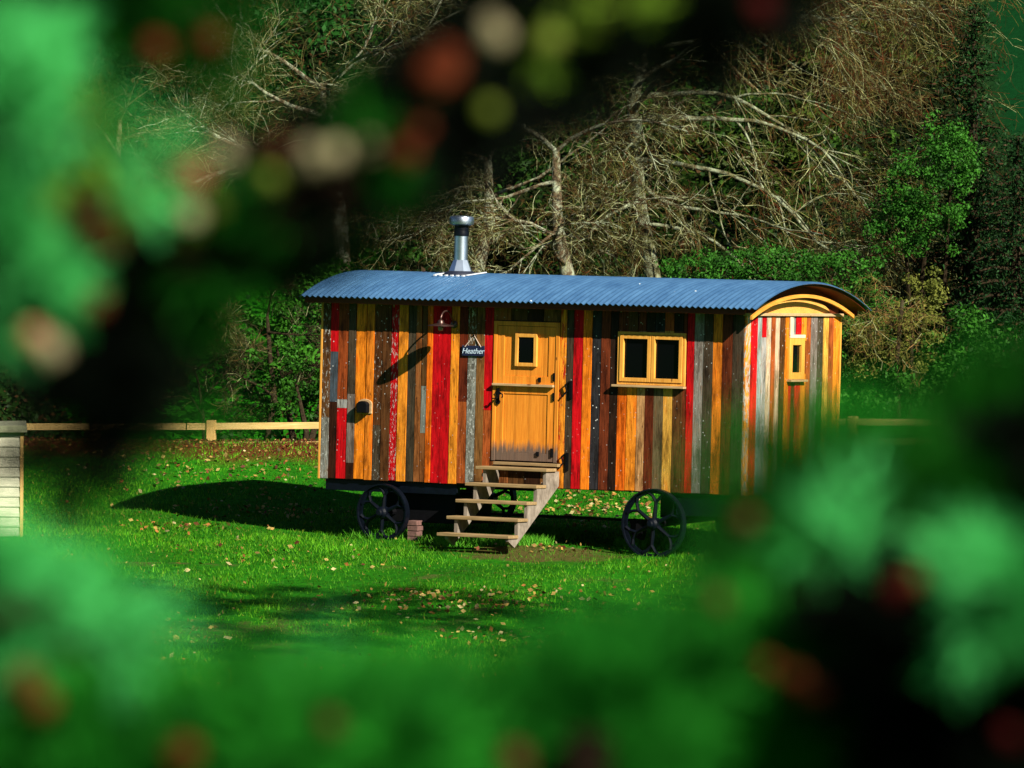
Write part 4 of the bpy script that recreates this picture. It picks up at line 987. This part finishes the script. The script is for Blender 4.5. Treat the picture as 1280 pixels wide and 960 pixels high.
def undergrowth(n=170000):
    y = rng.uniform(103.6, 142, n); x = rng.uniform(-1, 1, n) * 0.082 * y
    glade = ((np.abs(x + 4.7) * 0.85 + np.abs(y - 110.5) * 0.25) < 2.0) & (rng.random(n) < 0.8) | ((x > 7.8) & (y > 118.5))
    z = gz(x, y); lump = 0.25 + 0.22 * np.sin(x * 2.1 + y) * np.sin(y * 1.3 - x) + 0.15 * np.sin(x * 5.3) * np.sin(y * 4.1)
    P = np.stack([x, y, z + rng.random(n) * (0.1 + np.abs(lump))], -1)[~glade]; m = len(P); lm = lump[~glade]
    nr = rng.normal(size=(m, 3)) + np.array([0, -0.5, 0.6]); nr /= np.linalg.norm(nr, axis=1)[:, None]
    V = leaf_quads(P, nr, rng.uniform(0.03, 0.075, m))
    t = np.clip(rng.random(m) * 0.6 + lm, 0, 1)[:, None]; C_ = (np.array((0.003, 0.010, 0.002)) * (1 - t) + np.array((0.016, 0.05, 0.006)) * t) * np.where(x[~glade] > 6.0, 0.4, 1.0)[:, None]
    br_ = (rng.random(m) < 0.12) & (x[~glade] < 6.0); C_[br_] = (0.07, 0.035, 0.012)
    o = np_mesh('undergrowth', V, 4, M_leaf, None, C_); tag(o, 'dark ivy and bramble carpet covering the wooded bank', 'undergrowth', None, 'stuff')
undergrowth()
def conifer(name, label, px, dep, toppy, halfw, col0, col1, group, n_lay=26, dens=1.0, tipcol=None):
    b = basez(px, dep); top = world(px, toppy, dep); h = top.z - b.z
    root = empty(name, b, label, 'tree', group)
    MB().tube([b, (b.x, b.y, b.z + h * 0.5), (b.x, b.y, b.z + h)], [0.18, 0.11, 0.02], 8).build('trunk', M_barkD, root)
    Vs = []; Cs = []; br = MB()
    for k in range(n_lay):
        f = (k + 0.4) / n_lay; zz = b.z + h * f; rad = halfw * (1 - f) ** 0.8 + 0.12
        nb = int(7 + 7 * (1 - f))
        for j in range(nb):
            a = random.uniform(0, 2 * math.pi); rl = rad * random.uniform(0.65, 1.15)
            dv = np.array([math.cos(a), math.sin(a), 0.0])
            tip = np.array([b.x, b.y, zz]) + dv * rl + np.array([0, 0, -0.22 * rl + 0.12])
            mid = np.array([b.x, b.y, zz + 0.05]) + dv * rl * 0.5
            br.tube([(b.x, b.y, zz), tuple(mid), tuple(tip)], [0.03, 0.02, 0.006], 3, cap=False)
            n = int(150 * rl * dens) + 20; t_ = rng.random(n) ** 0.7
            base = np.array([b.x, b.y, zz]); P = base + (tip - base) * t_[:, None] + rng.normal(0, 1, (n, 3)) * np.array([0.10, 0.10, 0.06]) * (0.6 + 0.6 * t_[:, None])
            P[:, 2] += 0.05 * np.sin(t_ * 3.1) - np.abs(rng.normal(0, 0.07, n))
            nr = rng.normal(size=(n, 3)) + np.array([0, 0, 0.6]); nr /= np.linalg.norm(nr, axis=1)[:, None]
            Vs.append(leaf_quads(P, nr, rng.uniform(0.018, 0.045, n), 0.35))
            q = rng.random(n)[:, None]; c = np.array(col0) * (1 - q) + np.array(col1) * q
            if tipcol is not None: c[(t_ > 0.88) & (rng.random(n) < 0.3)] = tipcol
            Cs.append(c)
    br.build('branch', M_barkD, root); np_mesh('crown', np.concatenate(Vs), 4, M_leaf, root, np.concatenate(Cs)); place(root)
G2 = 'spruces at the right edge'
conifer('spruce_tree', 'tall dark spruce with russet tips against the green hill at the top right', 1212, 110, 8, 1.15, (0.003, 0.012, 0.003), (0.020, 0.075, 0.016), G2, 34, 1.0, (0.07, 0.03, 0.012))
conifer('spruce_tree', 'shorter dark spruce at the right edge in front of the tall one', 1268, 108.5, 170, 1.5, (0.003, 0.014, 0.005), (0.020, 0.07, 0.016), G2, 24, 1.1, (0.08, 0.04, 0.02))
conifer('spruce_tree', 'squat dark spruce between the arching tree and the right fence', 1150, 111, 330, 1.1, (0.003, 0.012, 0.003), (0.016, 0.05, 0.012), G2, 18, 1.0)

def shade_tree():
    q = ground_hit(480, 765); c = Vector(q) + SUN * (13.0 / SUN.z)
    b = Vector((c.x + 1.5, c.y - 1.0, gzf(c.x + 1.5, c.y - 1.0) - 0.2))
    root = empty('broadleaf_tree', b, 'tall tree standing right of the view that dapples the near lawn with shade', 'tree')
    MB().tube([b, b + Vector((-.3, .2, 6)), c], [0.3, 0.22, 0.06], 9).build('trunk', M_barkB, root, smooth=True)
    Vs = []; Cs = []
    for (dx, dy, dz, rx, ry, rz, n) in [(-2.4, 1.0, 0, 1.9, 1.5, 1.0, 46), (0, 0, 0.5, 2.2, 1.6, 1.2, 60), (2.2, -0.4, 0, 1.9, 1.5, 1.0, 46), (3.8, 0.8, -.4, 1.6, 1.2, .8, 34), (-4.2, 0.6, -.3, 1.5, 1.1, .8, 30), (0.6, -2.4, .3, 2.4, 1.4, 1.0, 44), (-1.6, -3.2, 0.2, 2.2, 1.4, 1.0, 44)]:
        V, C_ = clump_cloud((c.x + dx, c.y + dy, c.z + dz), (rx, ry, rz), n, 36, 0.08, mg0, mg1, 0.34)
        Vs.append(V); Cs.append(C_)
    np_mesh('crown', np.concatenate(Vs), 4, M_leaf, root, np.concatenate(Cs)); place(root)
shade_tree()
# ------------------------------------------------------------------ pines close to the camera
def needles(shoots, per, ln, wd_, c0, c1):
    """shoots: list of (a, b) endpoints"""
    A = np.array([tuple(s[0]) for s in shoots]); B = np.array([tuple(s[1]) for s in shoots])
    k = np.repeat(np.arange(len(shoots)), per); n = len(k)
    t = rng.random(n); P = A[k] + (B - A)[k] * t[:, None]
    ax = (B - A); ax /= np.linalg.norm(ax, axis=1)[:, None] + 1e-9
    rnd = rng.normal(size=(n, 3)); rad = rnd - (rnd * ax[k]).sum(1)[:, None] * ax[k]; rad /= np.linalg.norm(rad, axis=1)[:, None] + 1e-9
    d = ax[k] * (0.35 + 0.9 * t[:, None] ** 2) + rad * rng.uniform(0.5, 1.0, (n, 1)); d /= np.linalg.norm(d, axis=1)[:, None]
    l = rng.uniform(0.7, 1.15, n)[:, None] * ln; side = np.cross(d, rng.normal(size=(n, 3))); side /= np.linalg.norm(side, axis=1)[:, None]
    V = np.stack([P - side * wd_, P + side * wd_, P + d * l + side * wd_ * 0.3, P + d * l - side * wd_ * 0.3], 1)
    q = rng.random((n, 1)); sh = rng.random(len(shoots))[k][:, None]; q = (q * 0.3 + sh * 0.7) ** 1.5
    return V, np.array(c0) * (1 - q) + np.array(c1) * q
PAL = {'mint': ((0.008, 0.17, 0.018), (0.13, 0.80, 0.22)), 'green': ((0.004, 0.08, 0.005), (0.03, 0.34, 0.025)), 'deep': ((0.001, 0.022, 0.001), (0.010, 0.13, 0.006)),
       'dark': ((0.001, 0.0020, 0.001), (0.002, 0.006, 0.002)), 'yellow': ((0.08, 0.22, 0.01), (0.26, 0.42, 0.04))}  # 'dark' is needles in shade, with the shade put into their colour
def pine(label, base_xy, trunk_top, branches, cones, group='young pines close in front of the camera'):
    bx_, by_ = base_xy; b = Vector((bx_, by_, gzf(bx_, by_) - 0.1))
    root = empty('pine_tree', b, label, 'tree', group)
    tt = Vector((bx_, by_, trunk_top)); MB().tube([b, (b + tt) / 2, tt], [0.07, 0.05, 0.015], 10).build('trunk', M_barkP, root, smooth=True)
    for (pts, rad, pal, nsh, spread, per, nlen) in branches:
        w = [world(*p) for p in pts]
        sg = []
        seglen = [(w[i + 1] - w[i]).length for i in range(len(w) - 1)]; tot = sum(seglen)
        side_ = 40 < pts[0][0] < 1240 and pts[0][1] < 940      # springs from a bigger limb
        mb = MB(); mb.tube(([] if side_ else [Vector((bx_, by_, w[0].z - 0.15))]) + w, ([] if side_ else [rad * 1.2]) + [rad * (1 - 0.6 * i / len(w)) for i in range(len(w))], 7)
        for _ in range(nsh):
            s = random.random() * tot; i = 0
            while i < len(seglen) - 1 and s > seglen[i]: s -= seglen[i]; i += 1
            p = w[i].lerp(w[i + 1], min(1, s / seglen[i])); ax = (w[i + 1] - w[i]).normalized()
            out = (ax * random.uniform(0.0, 0.8) + rv(0.6) + Vector((0, 0, 0.25))).normalized()
            q = p + out * random.uniform(0.3, 1.0) * spread
            tip = q + (out + rv(0.25) + Vector((0, 0, 0.2))).normalized() * nlen * random.uniform(0.9, 1.5)
            mb.tube([p, q, tip], [0.004, 0.003, 0.002], 3, cap=False)
            sg.append((q, tip))
        o = mb.build('branch', M_barkP, root)
        c0, c1 = PAL[pal]
        V, Cc = needles(sg, per, nlen, 0.0010, c0, c1)
        np_mesh('needles', V, 4, M_needle, root, Cc)
    for (px, py, dep, r, col) in cones:
        c = world(px + random.uniform(-8, 8), py, dep + (0.14 if py > 600 else 0.03)); r *= random.uniform(0.7, 1.0) * (0.8 if py > 600 else 1.0); m = MB(); ax = (Vector((random.uniform(-1, 1), random.uniform(-.4, .4), random.uniform(-1, .3)))).normalized()
        prof = [(0.25 * r, -1.3 * r), (0.8 * r, -0.9 * r), (1.0 * r, -0.35 * r), (0.95 * r, 0.2 * r), (0.7 * r, 0.8 * r), (0.2 * r, 1.35 * r)]
        m.lathe(prof, c, 10, axis=ax, col=col)
        for k in range(34):
            v = rv().normalized(); v = v - ax * v.dot(ax) * 0.2; s_ = c + v * r * 0.95
            m.tube([s_ - ax * r * .1, s_ + v * r * 0.25 + ax * r * 0.2], [0.22 * r, 0.10 * r], 4, col)
        m.build('cone', M_cone, root)
    place(root)
pk = (0.24, 0.09, 0.05); rb = (0.075, 0.016, 0.006); bw = (0.06, 0.02, 0.01); bei = (0.25, 0.22, 0.12); dr = (0.03, 0.003, 0.003); olv = (0.11, 0.15, 0.02)
pine('blurred pine on the left, mint green needles, dark cone-hung limb crossing the view', (-0.75, 5.0), 6.6, [
    (((-60, 400, 4.9), (90, 405, 4.85), (215, 335, 4.8), (320, 272, 4.8), (410, 238, 4.8), (500, 190, 4.85), (600, 120, 4.9), (720, 95, 5.0), (850, 50, 5.0), (980, -30, 5.1)), 0.020, 'dark', 240, 0.023, 140, 0.030),
    (((600, 120, 4.9), (720, 20, 5.0), (860, -20, 5.0)), 0.014, 'dark', 80, 0.022, 140, 0.03),
    (((200, 360, 4.82), (140, 430, 4.8), (120, 490, 4.75), (100, 560, 4.75)), 0.014, 'dark', 42, 0.018, 150, 0.03),
    (((-60, 30, 4.8), (0, 130, 4.8), (15, 200, 4.8)), 0.006, 'mint', 18, 0.02, 60, 0.038),
    (((-60, 160, 4.7), (60, 170, 4.7), (120, 190, 4.7)), 0.004, 'mint', 16, 0.018, 60, 0.035),
    (((-60, 310, 4.7), (10, 330, 4.7), (50, 365, 4.7)), 0.005, 'mint', 14, 0.015, 65, 0.03),
    (((-60, 120, 5.0), (10, 180, 5.0), (60, 260, 5.0), (40, 320, 5.0)), 0.006, 'green', 28, 0.028, 70, 0.038),
    (((-60, 0, 5.0), (120, 10, 5.0), (190, 40, 5.0), (150, 110, 5.0)), 0.006, 'deep', 34, 0.034, 60, 0.042),
    (((80, 190, 4.8), (140, 280, 4.8), (190, 350, 4.8)), 0.004, 'yellow', 14, 0.018, 60, 0.03),
    (((-60, -60, 5.0), (200, -20, 5.1), (360, -10, 5.1)), 0.005, 'deep', 44, 0.04, 45, 0.045),
    (((280, 380, 5.0), (350, 345, 5.0), (420, 320, 5.0), (480, 290, 5.0)), 0.003, 'deep', 22, 0.015, 50, 0.03),
    (((150, 380, 5.0), (165, 440, 5.0), (160, 520, 5.0)), 0.004, 'deep', 34, 0.022, 70, 0.032),
    (((600, 60, 4.9), (680, 50, 4.9), (780, 20, 4.9)), 0.003, 'yellow', 4, 0.01, 30, 0.022),
    (((215, 335, 4.75), (300, 330, 4.75), (390, 300, 4.75), (470, 250, 4.75)), 0.003, 'deep', 7, 0.012, 45, 0.03),
    (((180, 400, 4.8), (210, 450, 4.8), (200, 530, 4.8)), 0.003, 'deep', 16, 0.014, 45, 0.03),
    (((330, 272, 4.7), (410, 215, 4.7), (500, 165, 4.7), (600, 80, 4.7)), 0.003, 'deep', 4, 0.012, 35, 0.028),
], [(105, 262, 4.7, .013, pk), (135, 300, 4.7, .011, rb), (345, 185, 4.7, .009, bw), (395, 197, 4.7, .010, bei), (425, 192, 4.65, .009, bei), (455, 182, 4.7, .009, bei), (520, 160, 4.7, .011, rb), (505, 190, 4.7, .010, rb),
    (550, 95, 4.7, .014, rb), (560, 70, 4.7, .010, rb), (605, 138, 4.7, .008, olv), (285, 190, 4.7, .008, bei), (240, 220, 4.7, .011, pk), (235, 270, 4.7, .009, bei), (275, 255, 4.7, .008, olv), (40, 420, 4.65, .010, pk), (70, 435, 4.65, .009, bei), (120, 380, 4.7, .010, rb),
    (200, 60, 4.7, .008, rb), (255, 50, 4.7, .008, rb), (90, 160, 4.7, .007, bw), (620, 40, 4.7, .009, bei), (690, 50, 4.8, .008, olv), (950, 10, 4.9, .011, dr), (180, 210, 4.7, .009, bw), (330, 225, 4.7, .009, olv)])
pine('blurred low pine along the bottom with bright mint needle tufts', (0.05, 4.6), 5.62, [
    (((-60, 750, 4.6), (-10, 740, 4.6), (30, 750, 4.6)), 0.005, 'mint', 14, 0.016, 65, 0.036),
    (((-60, 860, 4.6), (40, 820, 4.6), (100, 810, 4.6), (130, 830, 4.6)), 0.006, 'mint', 20, 0.02, 75, 0.04),
    (((-60, 1020, 4.7), (-10, 950, 4.7), (20, 880, 4.7), (70, 810, 4.7)), 0.007, 'green', 50, 0.026, 95, 0.04),
    (((30, 1030, 4.6), (190, 985, 4.6), (350, 975, 4.6), (520, 990, 4.6)), 0.008, 'green', 95, 0.034, 110, 0.042),
    (((260, 1030, 4.7), (350, 965, 4.7), (420, 905, 4.7)), 0.005, 'mint', 14, 0.02, 55, 0.042),
    (((430, 1030, 4.7), (560, 965, 4.7), (700, 935, 4.7), (790, 910, 4.7)), 0.008, 'green', 95, 0.034, 110, 0.042),
    (((-60, 1060, 4.9), (300, 1045, 4.9), (700, 1030, 4.9), (1340, 1010, 4.9)), 0.010, 'deep', 240, 0.05, 140, 0.045),
    (((660, 960, 4.9), (720, 900, 4.9), (800, 850, 4.9)), 0.004, 'deep', 22, 0.022, 70, 0.036),
], [(30, 850, 4.4, .012, rb), (55, 880, 4.4, .011, rb), (225, 940, 4.4, .011, rb), (420, 905, 4.4, .008, bw), (15, 765, 4.4, .010, (0.02, 0.03, 0.012)), (50, 760, 4.4, .010, (0.02, 0.03, 0.012)), (640, 950, 4.4, .011, bw)])
pine('blurred pine on the right with dense deep green sprays and one pale tuft', (0.62, 4.9), 6.10, [
    (((1340, 730, 5.0), (1230, 710, 4.9), (1130, 680, 4.9), (1030, 680, 4.9)), 0.008, 'deep', 80, 0.028, 110, 0.04),
    (((1340, 810, 5.0), (1190, 785, 4.9), (1070, 780, 4.9), (990, 800, 4.9)), 0.009, 'deep', 160, 0.038, 140, 0.042),
    (((1340, 610, 5.0), (1290, 600, 5.0), (1240, 620, 5.0)), 0.007, 'deep', 44, 0.028, 100, 0.042),
    (((1340, 940, 4.9), (1100, 920, 4.8), (960, 895, 4.8), (870, 900, 4.8)), 0.009, 'green', 130, 0.036, 130, 0.042),
    (((1340, 810, 4.6), (1270, 755, 4.5), (1220, 740, 4.5)), 0.006, 'mint', 20, 0.018, 90, 0.038),
    (((1000, 740, 4.6), (1050, 700, 4.6), (1050, 650, 4.6)), 0.004, 'mint', 5, 0.012, 40, 0.035),
    (((1340, 660, 5.0), (1240, 650, 5.0), (1130, 640, 5.0), (1040, 622, 5.0), (985, 635, 5.0)), 0.005, 'green', 58, 0.026, 70, 0.04),
    (((1340, 540, 5.0), (1290, 530, 5.0), (1250, 545, 5.0)), 0.004, 'deep', 18, 0.02, 60, 0.038),
    (((1120, 720, 4.7), (1090, 780, 4.7), (1120, 830, 4.7)), 0.006, 'dark', 40, 0.020, 120, 0.03),
    (((1340, 760, 5.1), (1130, 730, 5.1), (1030, 740, 5.1), (990, 780, 5.1)), 0.006, 'deep', 80, 0.032, 90, 0.042),
    (((1340, 560, 4.9), (1290, 600, 4.9), (1270, 680, 4.9)), 0.006, 'dark', 34, 0.022, 120, 0.03),
    (((1340, 940, 4.7), (1220, 920, 4.7), (1150, 940, 4.7)), 0.006, 'dark', 50, 0.025, 130, 0.03),
    
], [(1125, 738, 4.5, .011, dr), (1140, 725, 4.5, .009, rb), (990, 850, 4.5, .011, rb), (1015, 870, 4.5, .010, rb), (960, 830, 4.5, .009, rb), (1265, 920, 4.5, .011, dr), (930, 650, 4.6, .008, bw), (900, 750, 4.6, .008, bw)])
print('LEAVES', nl)
